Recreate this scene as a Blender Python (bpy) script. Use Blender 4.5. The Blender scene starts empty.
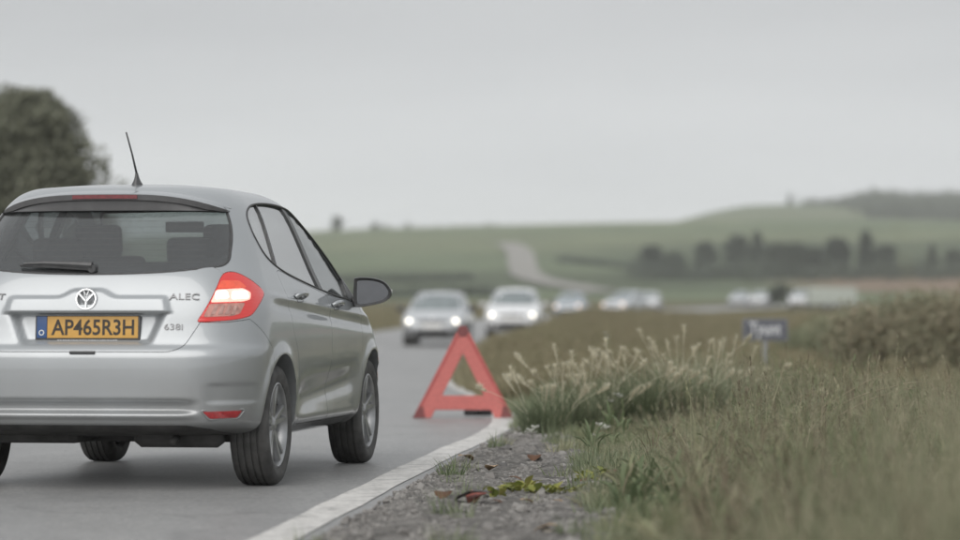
import bpy, bmesh, math, random
import numpy as np
from mathutils import Vector, Matrix
from mathutils.bvhtree import BVHTree

random.seed(7)
rng = np.random.default_rng(7)
R = math.radians
scene = bpy.context.scene
COL = scene.collection

# ------------------------------------------------------------------ camera
CAM_H = 0.873
cam_d = bpy.data.cameras.new("camera")
cam = bpy.data.objects.new("camera", cam_d)
COL.objects.link(cam)
cam.location = (0, 0, CAM_H)
cam.rotation_euler = (R(90 + 0.842), 0, 0)
cam_d.sensor_width = 36.0
cam_d.lens = 114.8
cam_d.clip_start = 0.1
cam_d.clip_end = 20000
cam_d.dof.use_dof = True
cam_d.dof.focus_distance = 16.6
cam_d.dof.aperture_fstop = 1.7
cam_d.dof.aperture_blades = 9
scene.camera = cam

# ------------------------------------------------------------------ world, sun, exposure
SUN_EL, SUN_AZ = 42.0, 200.0          # azimuth measured from +Y towards +X
world = bpy.data.worlds.new("World")
scene.world = world
world.use_nodes = True
wn, wl = world.node_tree.nodes, world.node_tree.links
wn.clear()
w_out = wn.new("ShaderNodeOutputWorld")
w_bg = wn.new("ShaderNodeBackground")
w_sky = wn.new("ShaderNodeTexSky")
w_sky.sky_type = 'NISHITA'
w_sky.sun_disc = False
w_sky.sun_elevation = R(SUN_EL)
w_sky.sun_rotation = R(SUN_AZ)
w_sky.air_density = 1.0
w_sky.dust_density = 4.0
w_hsv = wn.new("ShaderNodeHueSaturation")
w_hsv.inputs["Saturation"].default_value = 0.12
w_tc = wn.new("ShaderNodeTexCoord")
w_map = wn.new("ShaderNodeMapping")
w_map.inputs["Scale"].default_value = (1.0, 1.0, 5.0)
w_noise = wn.new("ShaderNodeTexNoise")
w_noise.inputs["Scale"].default_value = 4.2
w_noise.inputs["Detail"].default_value = 5.0
w_noise.inputs["Roughness"].default_value = 0.5
w_ramp = wn.new("ShaderNodeValToRGB")
w_ramp.color_ramp.elements[0].position = 0.25
w_ramp.color_ramp.elements[0].color = (5.85, 6.02, 6.18, 1)
w_ramp.color_ramp.elements[1].position = 0.75
w_ramp.color_ramp.elements[1].color = (6.95, 7.12, 7.24, 1)
w_mix = wn.new("ShaderNodeMixRGB")
w_mix.inputs["Fac"].default_value = 0.9
wl.new(w_tc.outputs["Generated"], w_map.inputs["Vector"])
wl.new(w_map.outputs["Vector"], w_noise.inputs["Vector"])
wl.new(w_noise.outputs["Fac"], w_ramp.inputs["Fac"])
wl.new(w_sky.outputs["Color"], w_hsv.inputs["Color"])
wl.new(w_hsv.outputs["Color"], w_mix.inputs["Color1"])
wl.new(w_ramp.outputs["Color"], w_mix.inputs["Color2"])
# overcast brightens towards the horizon all the way round
w_sep = wn.new("ShaderNodeSeparateXYZ")
w_el = wn.new("ShaderNodeValToRGB")
_er = w_el.color_ramp.elements
_er[0].position = 0.0; _er[0].color = (1.48, 1.47, 1.46, 1)
_er[1].position = 0.10; _er[1].color = (0.90, 0.90, 0.905, 1)
_e3 = _er.new(0.045); _e3.color = (1.17, 1.17, 1.17, 1)
_e4 = _er.new(0.45); _e4.color = (0.96, 0.96, 0.965, 1)
wl.new(w_tc.outputs["Generated"], w_sep.inputs[0])
wl.new(w_sep.outputs["Z"], w_el.inputs["Fac"])
w_mul = wn.new("ShaderNodeMixRGB"); w_mul.blend_type = 'MULTIPLY'; w_mul.inputs["Fac"].default_value = 1.0
wl.new(w_mix.outputs["Color"], w_mul.inputs["Color1"]); wl.new(w_el.outputs["Color"], w_mul.inputs["Color2"])
wl.new(w_mul.outputs["Color"], w_bg.inputs["Color"])
w_bg.inputs["Strength"].default_value = 0.076
wl.new(w_bg.outputs["Background"], w_out.inputs["Surface"])

sun_d = bpy.data.lights.new("sun", 'SUN')
sun = bpy.data.objects.new("sun", sun_d)
COL.objects.link(sun)
sun_d.energy = 1.5
sun_d.angle = R(60)
sun_d.color = (1.0, 0.97, 0.93)
_a, _e = R(SUN_AZ), R(SUN_EL)
_dir = Vector((math.sin(_a) * math.cos(_e), math.cos(_a) * math.cos(_e), math.sin(_e)))
sun.rotation_euler = _dir.to_track_quat('Z', 'Y').to_euler()
sun.location = (0, 0, 60)

scene.view_settings.view_transform = 'Standard'
scene.view_settings.look = 'None'
scene.view_settings.gamma = 1.0
scene.view_settings.use_curve_mapping = False
scene.view_settings.exposure = 0.47
scene.cycles.volume_step_rate = 4.0
scene.cycles.volume_bounces = 1

# ------------------------------------------------------------------ helpers
def tag(o, label=None, cat=None, group=None, kind=None):
    if label: o["label"] = label
    if cat: o["category"] = cat
    if group: o["group"] = group
    if kind: o["kind"] = kind
    return o

def empty(name, loc=(0, 0, 0), rz=0.0):
    o = bpy.data.objects.new(name, None)
    o.empty_display_size = 0.2
    COL.objects.link(o)
    o.location = loc
    o.rotation_euler = (0, 0, rz)
    return o

def link_mesh(name, me, mat=None, parent=None):
    o = bpy.data.objects.new(name, me)
    COL.objects.link(o)
    if mat is not None:
        for m in (mat if isinstance(mat, (list, tuple)) else [mat]):
            me.materials.append(m)
    if parent is not None:
        o.parent = parent
    return o

def mesh_from(verts, faces, smooth=True):
    me = bpy.data.meshes.new("mesh")
    me.from_pydata([tuple(v) for v in verts], [], [tuple(f) for f in faces])
    me.update()
    if smooth:
        me.polygons.foreach_set("use_smooth", [True] * len(me.polygons))
    return me

def obj(name, verts, faces, mat=None, parent=None, smooth=True):
    return link_mesh(name, mesh_from(verts, faces, smooth), mat, parent)

def bm_obj(name, bm, mat=None, parent=None, smooth=True):
    me = bpy.data.meshes.new("mesh")
    bm.normal_update()
    bm.to_mesh(me); bm.free()
    if smooth:
        me.polygons.foreach_set("use_smooth", [True] * len(me.polygons))
    return link_mesh(name, me, mat, parent)

def auto_smooth(o, deg=35):
    me = o.data
    me.polygons.foreach_set("use_smooth", [True] * len(me.polygons))
    bm = bmesh.new(); bm.from_mesh(me)
    lim = R(deg)
    for e in bm.edges:
        if len(e.link_faces) == 2 and e.calc_face_angle(0.0) > lim:
            e.smooth = False
    bm.to_mesh(me); bm.free()
    return o

def copy_tree(o, parent=None):
    c = o.copy(); COL.objects.link(c); c.parent = parent
    for ch in list(o.children):
        copy_tree(ch, c)
    return c

def catmull(pts, n=8, closed=True):
    pts = [Vector(p) for p in pts]
    out = []
    N = len(pts)
    rngi = range(N if closed else N - 1)
    for i in rngi:
        if closed:
            p0, p1, p2, p3 = pts[i - 1], pts[i], pts[(i + 1) % N], pts[(i + 2) % N]
        else:
            p0, p1, p2, p3 = pts[max(i - 1, 0)], pts[i], pts[i + 1], pts[min(i + 2, N - 1)]
        for k in range(n):
            t = k / n
            out.append(0.5 * ((2 * p1) + (p2 - p0) * t + (2 * p0 - 5 * p1 + 4 * p2 - p3) * t * t + (3 * p1 - p0 - 3 * p2 + p3) * t ** 3))
    if not closed:
        out.append(pts[-1])
    return out

def rounded(pts, r, n=4):
    """polygon with rounded corners (2-D)"""
    pts = [Vector(p) for p in pts]
    out = []
    N = len(pts)
    for i in range(N):
        a, b, c = pts[i - 1], pts[i], pts[(i + 1) % N]
        rr = r[i] if isinstance(r, (list, tuple)) else r
        d1, d2 = (a - b), (c - b)
        k1 = min(rr, d1.length * 0.45); k2 = min(rr, d2.length * 0.45)
        p, q = b + d1.normalized() * k1, b + d2.normalized() * k2
        for k in range(n + 1):
            t = k / n
            out.append((1 - t) ** 2 * p + 2 * t * (1 - t) * b + t * t * q)
    return out

def add_box(bm, c, s, rot=None):
    M = Matrix.Translation(c)
    if rot is not None: M = M @ rot.to_4x4()
    M = M @ Matrix.Diagonal((s[0], s[1], s[2], 1))
    return bmesh.ops.create_cube(bm, size=1.0, matrix=M)["verts"]

def rbox(name, c, s, bevel, mat, parent=None, rot=None, seg=3):
    bm = bmesh.new()
    add_box(bm, (0, 0, 0), s)
    bmesh.ops.bevel(bm, geom=list(bm.edges), offset=bevel, segments=seg, profile=0.6, affect='EDGES')
    o = bm_obj(name, bm, mat, parent)
    o.location = c
    if rot is not None: o.rotation_euler = rot
    return o

def add_tube(bm, pts, rad, seg=8, cap=True):
    pts = [Vector(p) for p in pts]
    n = len(pts)
    rads = rad if isinstance(rad, (list, tuple)) else [rad] * n
    rings = []
    up = None
    for i, p in enumerate(pts):
        t = (pts[min(i + 1, n - 1)] - pts[max(i - 1, 0)]).normalized()
        if up is None:
            up = t.orthogonal().normalized()
        up = (up - t * up.dot(t))
        up = up.normalized() if up.length > 1e-6 else t.orthogonal().normalized()
        sd = t.cross(up)
        rings.append([bm.verts.new(p + (up * math.cos(2 * math.pi * k / seg) + sd * math.sin(2 * math.pi * k / seg)) * rads[i]) for k in range(seg)])
    for a, b in zip(rings[:-1], rings[1:]):
        for k in range(seg):
            bm.faces.new((a[k], a[(k + 1) % seg], b[(k + 1) % seg], b[k]))
    if cap:
        bm.faces.new(rings[0][::-1]); bm.faces.new(rings[-1])

def lathe(bm, prof, seg=32, axis='Y', closed=False):
    """prof: list of (radius, along)"""
    rings = []
    for r_, h in prof:
        ring = []
        for k in range(seg):
            a = 2 * math.pi * k / seg
            if axis == 'Y': co = (r_ * math.cos(a), h, r_ * math.sin(a))
            elif axis == 'Z': co = (r_ * math.cos(a), r_ * math.sin(a), h)
            else: co = (h, r_ * math.cos(a), r_ * math.sin(a))
            ring.append(bm.verts.new(co))
        rings.append(ring)
    prs = list(zip(rings[:-1], rings[1:]))
    if closed: prs.append((rings[-1], rings[0]))
    for a, b in prs:
        for k in range(seg):
            bm.faces.new((a[k], a[(k + 1) % seg], b[(k + 1) % seg], b[k]))
    return rings

def recalc(bm):
    bmesh.ops.recalc_face_normals(bm, faces=list(bm.faces))

def text_mesh(txt, size, extrude=0.0, bold=0.0, sx=1.0, align='CENTER'):
    cu = bpy.data.curves.new("lettering", 'FONT')
    cu.body = txt; cu.size = size; cu.extrude = extrude; cu.offset = bold
    cu.align_x = align; cu.align_y = 'CENTER'
    cu.resolution_u = 3
    o = bpy.data.objects.new("tmp_text", cu)
    COL.objects.link(o)
    dg = bpy.context.evaluated_depsgraph_get()
    me = bpy.data.meshes.new_from_object(o.evaluated_get(dg))
    bpy.data.objects.remove(o); bpy.data.curves.remove(cu)
    me.transform(Matrix.Diagonal((sx, 1, 1, 1)))
    return me

# ------------------------------------------------------------------ materials
def new_mat(name):
    m = bpy.data.materials.new(name); m.use_nodes = True
    return m, m.node_tree.nodes, m.node_tree.links, m.node_tree.nodes["Principled BSDF"]

def pmat(name, col, rough=0.5, metal=0.0, noise=0.0, nscale=20.0, bump=0.0, bscale=80.0, coat=0.0, emit=None, estr=0.0, spec=0.5, trans=0.0, alpha=1.0):
    m, n, l, b = new_mat(name)
    b.inputs["Roughness"].default_value = rough
    b.inputs["Metallic"].default_value = metal
    b.inputs["Base Color"].default_value = (*col, 1)
    b.inputs["Specular IOR Level"].default_value = spec
    b.inputs["Coat Weight"].default_value = coat
    b.inputs["Coat Roughness"].default_value = 0.04
    b.inputs["Transmission Weight"].default_value = trans
    b.inputs["Alpha"].default_value = alpha
    if emit:
        b.inputs["Emission Color"].default_value = (*emit, 1)
        b.inputs["Emission Strength"].default_value = estr
    tc = n.new("ShaderNodeTexCoord")
    if noise > 0:
        t = n.new("ShaderNodeTexNoise"); t.inputs["Scale"].default_value = nscale; t.inputs["Detail"].default_value = 6
        l.new(tc.outputs["Object"], t.inputs["Vector"])
        r = n.new("ShaderNodeValToRGB")
        r.color_ramp.elements[0].position = 0.3; r.color_ramp.elements[1].position = 0.7
        r.color_ramp.elements[0].color = (*[c * (1 - noise) for c in col], 1)
        r.color_ramp.elements[1].color = (*[min(1, c * (1 + noise)) for c in col], 1)
        l.new(t.outputs["Fac"], r.inputs["Fac"]); l.new(r.outputs["Color"], b.inputs["Base Color"])
    if bump > 0:
        t2 = n.new("ShaderNodeTexNoise"); t2.inputs["Scale"].default_value = bscale; t2.inputs["Detail"].default_value = 4
        l.new(tc.outputs["Object"], t2.inputs["Vector"])
        bp = n.new("ShaderNodeBump"); bp.inputs["Strength"].default_value = bump; bp.inputs["Distance"].default_value = 0.01
        l.new(t2.outputs["Fac"], bp.inputs["Height"]); l.new(bp.outputs["Normal"], b.inputs["Normal"])
    return m

def leaf_mat(name, cols, rough=0.6, trans=0.25, nscale=1.3, vary=0.6):
    """foliage: colour varies per instance and over the object"""
    m, n, l, b = new_mat(name)
    oi = n.new("ShaderNodeObjectInfo")
    geo = n.new("ShaderNodeNewGeometry")
    nz = n.new("ShaderNodeTexNoise"); nz.inputs["Scale"].default_value = nscale; nz.inputs["Detail"].default_value = 3
    l.new(geo.outputs["Position"], nz.inputs["Vector"])
    ad = n.new("ShaderNodeMath"); ad.operation = 'ADD'
    mu = n.new("ShaderNodeMath"); mu.operation = 'MULTIPLY'; mu.inputs[1].default_value = 0.45
    l.new(oi.outputs["Random"], mu.inputs[0])
    ri = n.new("ShaderNodeMath"); ri.operation = 'MULTIPLY'; ri.inputs[1].default_value = 0.35
    l.new(geo.outputs["Random Per Island"], ri.inputs[0])
    l.new(mu.outputs[0], ad.inputs[0]); l.new(ri.outputs[0], ad.inputs[1])
    a2 = n.new("ShaderNodeMath"); a2.operation = 'ADD'
    m2 = n.new("ShaderNodeMath"); m2.operation = 'MULTIPLY'; m2.inputs[1].default_value = vary
    sb = n.new("ShaderNodeMath"); sb.operation = 'SUBTRACT'; sb.inputs[1].default_value = vary * 0.36
    l.new(nz.outputs["Fac"], m2.inputs[0]); l.new(m2.outputs[0], sb.inputs[0])
    l.new(ad.outputs[0], a2.inputs[0]); l.new(sb.outputs[0], a2.inputs[1])
    r = n.new("ShaderNodeValToRGB")
    els = r.color_ramp.elements
    while len(els) < len(cols): els.new(0.5)
    for i, c in enumerate(cols):
        els[i].position = 0.05 + 0.9 * i / max(1, len(cols) - 1); els[i].color = (*c, 1)
    l.new(a2.outputs[0], r.inputs["Fac"]); l.new(r.outputs["Color"], b.inputs["Base Color"])
    b.inputs["Roughness"].default_value = rough
    b.inputs["Specular IOR Level"].default_value = 0.3
    if trans > 0:
        tr = n.new("ShaderNodeBsdfTranslucent"); l.new(r.outputs["Color"], tr.inputs["Color"])
        mx = n.new("ShaderNodeMixShader"); mx.inputs["Fac"].default_value = trans
        out = n["Material Output"]
        l.new(b.outputs["BSDF"], mx.inputs[1]); l.new(tr.outputs["BSDF"], mx.inputs[2]); l.new(mx.outputs["Shader"], out.inputs["Surface"])
    return m

def asphalt_mat():
    m, n, l, b = new_mat("asphalt")
    tc = n.new("ShaderNodeTexCoord")
    def noise(sc, det=4, rough=0.5, vec=None):
        t = n.new("ShaderNodeTexNoise"); t.inputs["Scale"].default_value = sc; t.inputs["Detail"].default_value = det; t.inputs["Roughness"].default_value = rough
        l.new(vec if vec is not None else tc.outputs["Object"], t.inputs["Vector"]); return t
    def ramp(src, p0, c0, p1, c1):
        r = n.new("ShaderNodeValToRGB"); r.color_ramp.elements[0].position = p0; r.color_ramp.elements[0].color = (*c0, 1)
        r.color_ramp.elements[1].position = p1; r.color_ramp.elements[1].color = (*c1, 1); l.new(src, r.inputs["Fac"]); return r
    def mul(a, c):
        x = n.new("ShaderNodeMixRGB"); x.blend_type = 'MULTIPLY'; x.inputs["Fac"].default_value = 1; l.new(a, x.inputs["Color1"]); l.new(c, x.inputs["Color2"]); return x.outputs["Color"]
    vor = n.new("ShaderNodeTexVoronoi"); vor.inputs["Scale"].default_value = 62; l.new(tc.outputs["Object"], vor.inputs["Vector"])
    bw = n.new("ShaderNodeRGBToBW"); l.new(vor.outputs["Color"], bw.inputs[0])
    stones = ramp(bw.outputs[0], 0.05, (0.038, 0.039, 0.041), 0.95, (0.225, 0.223, 0.218))
    speck = ramp(noise(150, 3).outputs["Fac"], 0.3, (0.65, 0.65, 0.65), 0.7, (1.3, 1.3, 1.3))
    mp = n.new("ShaderNodeMapping"); mp.inputs["Scale"].default_value = (1.5, 0.16, 1); mp.inputs["Rotation"].default_value = (0, 0, R(5)); l.new(tc.outputs["Object"], mp.inputs["Vector"])
    bands = ramp(noise(1.1, 5, 0.6, mp.outputs["Vector"]).outputs["Fac"], 0.3, (0.74, 0.74, 0.745), 0.7, (1.20, 1.195, 1.18))
    blot = ramp(noise(2.3, 7, 0.7).outputs["Fac"], 0.32, (0.78, 0.78, 0.78), 0.62, (1.08, 1.08, 1.075))
    wob = noise(1.6, 4)
    ad = n.new("ShaderNodeVectorMath"); ad.operation = 'ADD'; l.new(tc.outputs["Object"], ad.inputs[0])
    sc_ = n.new("ShaderNodeVectorMath"); sc_.operation = 'SCALE'; sc_.inputs["Scale"].default_value = 0.9; l.new(wob.outputs["Color"], sc_.inputs[0]); l.new(sc_.outputs[0], ad.inputs[1])
    ck = n.new("ShaderNodeTexVoronoi"); ck.feature = 'DISTANCE_TO_EDGE'; ck.inputs["Scale"].default_value = 0.34; l.new(ad.outputs[0], ck.inputs["Vector"])
    crack = ramp(ck.outputs["Distance"], 0.003, (0.45, 0.45, 0.45), 0.010, (1, 1, 1))
    c = mul(mul(mul(mul(stones.outputs["Color"], speck.outputs["Color"]), bands.outputs["Color"]), blot.outputs["Color"]), crack.outputs["Color"])
    l.new(c, b.inputs["Base Color"])
    rr = n.new("ShaderNodeMapRange"); rr.inputs["To Min"].default_value = 0.36; rr.inputs["To Max"].default_value = 0.50
    l.new(noise(1.3, 6).outputs["Fac"], rr.inputs["Value"]); l.new(rr.outputs[0], b.inputs["Roughness"])
    b.inputs["Specular IOR Level"].default_value = 0.8
    b.inputs["Sheen Weight"].default_value = 0.23; b.inputs["Sheen Roughness"].default_value = 0.5
    bp = n.new("ShaderNodeBump"); bp.inputs["Strength"].default_value = 0.14; bp.inputs["Distance"].default_value = 0.004
    l.new(vor.outputs["Distance"], bp.inputs["Height"]); l.new(bp.outputs["Normal"], b.inputs["Normal"])
    return m

def paint_line_mat():
    m, n, l, b = new_mat("road_paint")
    tc = n.new("ShaderNodeTexCoord")
    nz = n.new("ShaderNodeTexNoise"); nz.inputs["Scale"].default_value = 28; nz.inputs["Detail"].default_value = 8; nz.inputs["Roughness"].default_value = 0.7
    l.new(tc.outputs["Object"], nz.inputs["Vector"])
    nb = n.new("ShaderNodeTexNoise"); nb.inputs["Scale"].default_value = 7.0; nb.inputs["Detail"].default_value = 4
    l.new(tc.outputs["Object"], nb.inputs["Vector"])
    ad = n.new("ShaderNodeMath"); ad.operation = 'ADD'; l.new(nz.outputs["Fac"], ad.inputs[0]); l.new(nb.outputs["Fac"], ad.inputs[1])
    r = n.new("ShaderNodeValToRGB")
    r.color_ramp.elements[0].position = 0.36; r.color_ramp.elements[0].color = (0.30, 0.295, 0.285, 1)
    r.color_ramp.elements[1].position = 0.54; r.color_ramp.elements[1].color = (0.60, 0.588, 0.565, 1)
    hf = n.new("ShaderNodeMath"); hf.operation = 'MULTIPLY'; hf.inputs[1].default_value = 0.5
    l.new(ad.outputs[0], hf.inputs[0]); l.new(hf.outputs[0], r.inputs["Fac"]); l.new(r.outputs["Color"], b.inputs["Base Color"])
    b.inputs["Roughness"].default_value = 0.6
    bp = n.new("ShaderNodeBump"); bp.inputs["Strength"].default_value = 0.4; bp.inputs["Distance"].default_value = 0.004
    l.new(nz.outputs["Fac"], bp.inputs["Height"]); l.new(bp.outputs["Normal"], b.inputs["Normal"])
    return m

def car_paint(name, col, metal=0.7, rough=0.34):
    m, n, l, b = new_mat(name)
    tc = n.new("ShaderNodeTexCoord")
    nz = n.new("ShaderNodeTexNoise"); nz.inputs["Scale"].default_value = 3.0; nz.inputs["Detail"].default_value = 7
    l.new(tc.outputs["Object"], nz.inputs["Vector"])
    # road film: rougher, duller paint low on the body
    sx = n.new("ShaderNodeSeparateXYZ"); l.new(tc.outputs["Object"], sx.inputs[0])
    mr = n.new("ShaderNodeMapRange"); mr.inputs["From Min"].default_value = 0.75; mr.inputs["From Max"].default_value = 0.2
    l.new(sx.outputs["Z"], mr.inputs["Value"])
    mu = n.new("ShaderNodeMath"); mu.operation = 'MULTIPLY'; l.new(mr.outputs[0], mu.inputs[0]); l.new(nz.outputs["Fac"], mu.inputs[1])
    mx = n.new("ShaderNodeMixRGB"); mx.inputs["Color1"].default_value = (*col, 1); mx.inputs["Color2"].default_value = (0.20, 0.19, 0.175, 1)
    l.new(mu.outputs[0], mx.inputs["Fac"]); l.new(mx.outputs["Color"], b.inputs["Base Color"])
    b.inputs["Metallic"].default_value = metal
    rr = n.new("ShaderNodeMapRange"); rr.inputs["To Min"].default_value = rough - 0.04; rr.inputs["To Max"].default_value = rough + 0.14
    l.new(nz.outputs["Fac"], rr.inputs["Value"]); l.new(rr.outputs[0], b.inputs["Roughness"])
    b.inputs["Coat Weight"].default_value = 0.85
    b.inputs["Coat Roughness"].default_value = 0.05
    return m

def glass_mat(name, tint, rough=0.0, alpha_dark=0.0, dark=(0.03, 0.03, 0.03), ior=1.6, refl=0.0):
    m, n, l, b = new_mat(name)
    n.remove(b)
    out = n["Material Output"]
    tr = n.new("ShaderNodeBsdfTransparent"); tr.inputs["Color"].default_value = (*tint, 1)
    gl = n.new("ShaderNodeBsdfGlossy"); gl.inputs["Roughness"].default_value = rough; gl.inputs["Color"].default_value = (1, 1, 1, 1)
    fr = n.new("ShaderNodeFresnel"); gm = n.new("ShaderNodeNewGeometry"); im = n.new("ShaderNodeMix"); im.data_type = 'FLOAT'
    im.inputs[2].default_value = ior; im.inputs[3].default_value = 1.0 / ior
    l.new(gm.outputs["Backfacing"], im.inputs[0]); l.new(im.outputs[0], fr.inputs["IOR"])
    tcn = n.new("ShaderNodeTexCoord"); nzn = n.new("ShaderNodeTexNoise"); nzn.inputs["Scale"].default_value = 6; nzn.inputs["Detail"].default_value = 6
    l.new(tcn.outputs["Object"], nzn.inputs["Vector"])
    df = n.new("ShaderNodeBsdfDiffuse"); df.inputs["Color"].default_value = (*dark, 1)
    mx = n.new("ShaderNodeMixShader"); mxm = n.new("ShaderNodeMath"); mxm.operation = 'MAXIMUM'; mxm.inputs[1].default_value = refl
    l.new(fr.outputs[0], mxm.inputs[0]); l.new(mxm.outputs[0], mx.inputs["Fac"])
    l.new(tr.outputs[0], mx.inputs[1]); l.new(gl.outputs[0], mx.inputs[2])
    mx2 = n.new("ShaderNodeMixShader")
    dm = n.new("ShaderNodeMath"); dm.operation = 'MULTIPLY'; dm.inputs[1].default_value = alpha_dark * 2
    dm.inputs[0].default_value = 0.5; l.new(dm.outputs[0], mx2.inputs["Fac"])
    l.new(mx.outputs[0], mx2.inputs[1]); l.new(df.outputs[0], mx2.inputs[2])
    l.new(mx2.outputs[0], out.inputs["Surface"])
    return m

M = {}
M['glass_screen'] = glass_mat("windscreen_glass", (0.88, 0.91, 0.90), 0.01, 0.03, (0.3, 0.3, 0.3), 1.5)
M['headliner'] = pmat("headliner", (0.30, 0.30, 0.31), 0.9, noise=0.1)
M['asphalt'] = asphalt_mat()
M['line'] = paint_line_mat()
M['silver'] = car_paint("silver_paint", (0.385, 0.405, 0.42), metal=0.45, rough=0.38)
M['white_paint'] = car_paint("white_paint", (0.78, 0.79, 0.80), metal=0.0, rough=0.3)
M['pale_paint'] = car_paint("pale_silver_paint", (0.62, 0.65, 0.68), metal=0.3)
M['blue_paint'] = car_paint("pale_blue_paint", (0.50, 0.56, 0.62), metal=0.3)
M['trim'] = pmat("black_trim", (0.055, 0.055, 0.056), 0.6, noise=0.3, nscale=30)
M['under'] = pmat("underbody", (0.075, 0.074, 0.072), 0.85, noise=0.4, nscale=8)
M['plastic'] = pmat("black_plastic", (0.062, 0.063, 0.065), 0.38, noise=0.2, nscale=25)
M['rubber'] = pmat("tyre_rubber", (0.075, 0.074, 0.072), 0.75, noise=0.35, nscale=14, bump=0.3, bscale=120)
M['alloy'] = pmat("alloy", (0.36, 0.365, 0.37), 0.35, metal=0.8, noise=0.15, nscale=12)
M['alloy_dark'] = pmat("alloy_dark", (0.10, 0.10, 0.105), 0.5, metal=0.5, noise=0.2, nscale=12)
M['chrome'] = pmat("chrome", (0.72, 0.73, 0.74), 0.12, metal=1.0, noise=0.05)
M['seat'] = pmat("seat_fabric", (0.06, 0.06, 0.064), 0.9, noise=0.3, nscale=40)
M['cabin'] = pmat("cabin_trim", (0.075, 0.075, 0.078), 0.85, noise=0.2, nscale=15)
M['glass_rear'] = glass_mat("tinted_rear_glass", (0.66, 0.69, 0.69), 0.02, 0.10, (0.26, 0.26, 0.265), 1.8)
M['glass_side'] = glass_mat("side_glass", (0.50, 0.54, 0.54), 0.01, 0.12, (0.34, 0.34, 0.34), 2.2, 0.66)
M['glass'] = glass_mat("clear_glass", (0.80, 0.84, 0.83), 0.01, 0.06, (0.34, 0.34, 0.34), 1.9, 0.30)

# ------------------------------------------------------------------ terrain
def smooth01(t):
    t = np.clip(t, 0, 1); return t * t * (3 - 2 * t)

EDGE = np.array([(-80, -6.2), (0, -1.72), (5, -1.30), (11.9, -0.80), (19.1, -0.24), (23.6, 0.14), (27, 0.20), (32.6, -0.02), (39, -0.36),
                 (50, -0.12), (64, 0.42), (79, 1.05), (94, 2.05), (120, 3.4), (150, 5.2), (180, 8.3), (200, 11.6), (230, 17.2), (265, 24),
                 (300, 32.2), (340, 44), (400, 66), (470, 98), (560, 150), (700, 250)], float)

def _pchip():
    x, y = EDGE[:, 0], EDGE[:, 1]
    h = np.diff(x); d = np.diff(y) / h
    m = np.zeros(len(x)); m[0], m[-1] = d[0], d[-1]
    m[1:-1] = (d[:-1] * h[1:] + d[1:] * h[:-1]) / (h[:-1] + h[1:])
    return x, y, m
_EX, _EY, _EM = _pchip()

def edge_x(Y):
    Y = np.asarray(Y, float)
    Yc = np.clip(Y, _EX[0], _EX[-1])
    i = np.clip(np.searchsorted(_EX, Yc) - 1, 0, len(_EX) - 2)
    h = _EX[i + 1] - _EX[i]; t = (Yc - _EX[i]) / h
    v = (2 * t**3 - 3 * t**2 + 1) * _EY[i] + (t**3 - 2 * t**2 + t) * h * _EM[i] + (-2 * t**3 + 3 * t**2) * _EY[i + 1] + (t**3 - t**2) * h * _EM[i + 1]
    return v

def road_z(Y):
    return np.interp(Y, [-80, 80, 94, 120, 180, 230, 300, 400, 600, 5000], [0, 0.0, 0.13, 0.28, 0.72, 1.15, 1.75, 3.0, 4.5, 4.5])

def ground_z(X, Y):
    X = np.asarray(X, float); Y = np.asarray(Y, float)
    lat = X - edge_x(Y)
    z = road_z(Y) + 0 * X
    far = 1 - smooth01((Y - 100) / 70)
    rise = 42 + 9 * np.clip(lat, 0, 5)
    bank_r = 0.46 * smooth01((lat - 0.25) / 0.8) * smooth01((Y - rise) / 40) * far
    bank_r += 0.05 * smooth01((lat - 0.7) / 1.2) * (1 - smooth01((Y - 28) / 25)) - 0.10 * smooth01((lat - 2.0) / 3.0) * (1 - smooth01((Y - 45) / 40))
    bank_l = 0.30 * smooth01((-lat - 7.8) / 3.0) * (1 - smooth01((Y - 300) / 100))
    bump = 0.03 * (np.sin(X * 1.9 + Y * 0.7) + np.sin(X * 0.8 - Y * 1.3)) * smooth01((np.abs(lat + 3.5) - 4.4) / 1.5)
    z = z + bank_r + bank_l + bump
    hill = 21.5 * smooth01((Y - 330) / 640) ** 1.15
    hill = hill + 3.2 * np.sin(X / 95.0 + 0.6) * smooth01((Y - 380) / 400)
    hill2 = 25 * smooth01((Y - 900) / 620) * smooth01((X + 2 - 0.06 * (Y - 900)) / 105)
    drop = 30 * smooth01((Y - 1750) / 1500)
    return z + hill + hill2 - drop

def at(px, py, Y):
    """world point seen at photo pixel (px, py) at distance Y, for laying out real positions"""
    return Vector(((px - 480) * Y / 3061.0, Y, CAM_H + (315 - py) * Y / 3061.0))

def on_ground(px, Y):
    x = (px - 480) * Y / 3061.0
    return Vector((x, Y, float(ground_z(x, Y))))

ys = [-60.0]
while ys[-1] < 3600:
    y = ys[-1]
    d = max(abs(y), 8)
    ys.append(y + (0.35 if 0 < y < 40 else 0.02 * d + 0.15))
ys = np.array(ys)
lat = np.unique(np.round(np.concatenate([
    -np.geomspace(14, 2200, 40), np.linspace(-14, -8, 10), [-7.4, -7.2, -5, -3, -1, 0.05, 0.3],
    np.linspace(0.5, 6, 36), np.linspace(6.5, 16, 20), np.geomspace(17, 2600, 46)]), 3))
XX = edge_x(ys)[:, None] + lat[None, :]
YY = np.repeat(ys[:, None], len(lat), 1)
ZZ = ground_z(XX, YY)
ZZ = np.where((lat[None, :] > -7.3) & (lat[None, :] < 0.25) & (YY < 520), ZZ - 0.06, ZZ)
gv = np.stack([XX, YY, ZZ], -1).reshape(-1, 3)
nr, nc = XX.shape
idx = np.arange(nr * nc).reshape(nr, nc)
gf = np.stack([idx[:-1, :-1], idx[:-1, 1:], idx[1:, 1:], idx[1:, :-1]], -1).reshape(-1, 4)
gme = mesh_from(gv.tolist(), gf.tolist())

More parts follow.
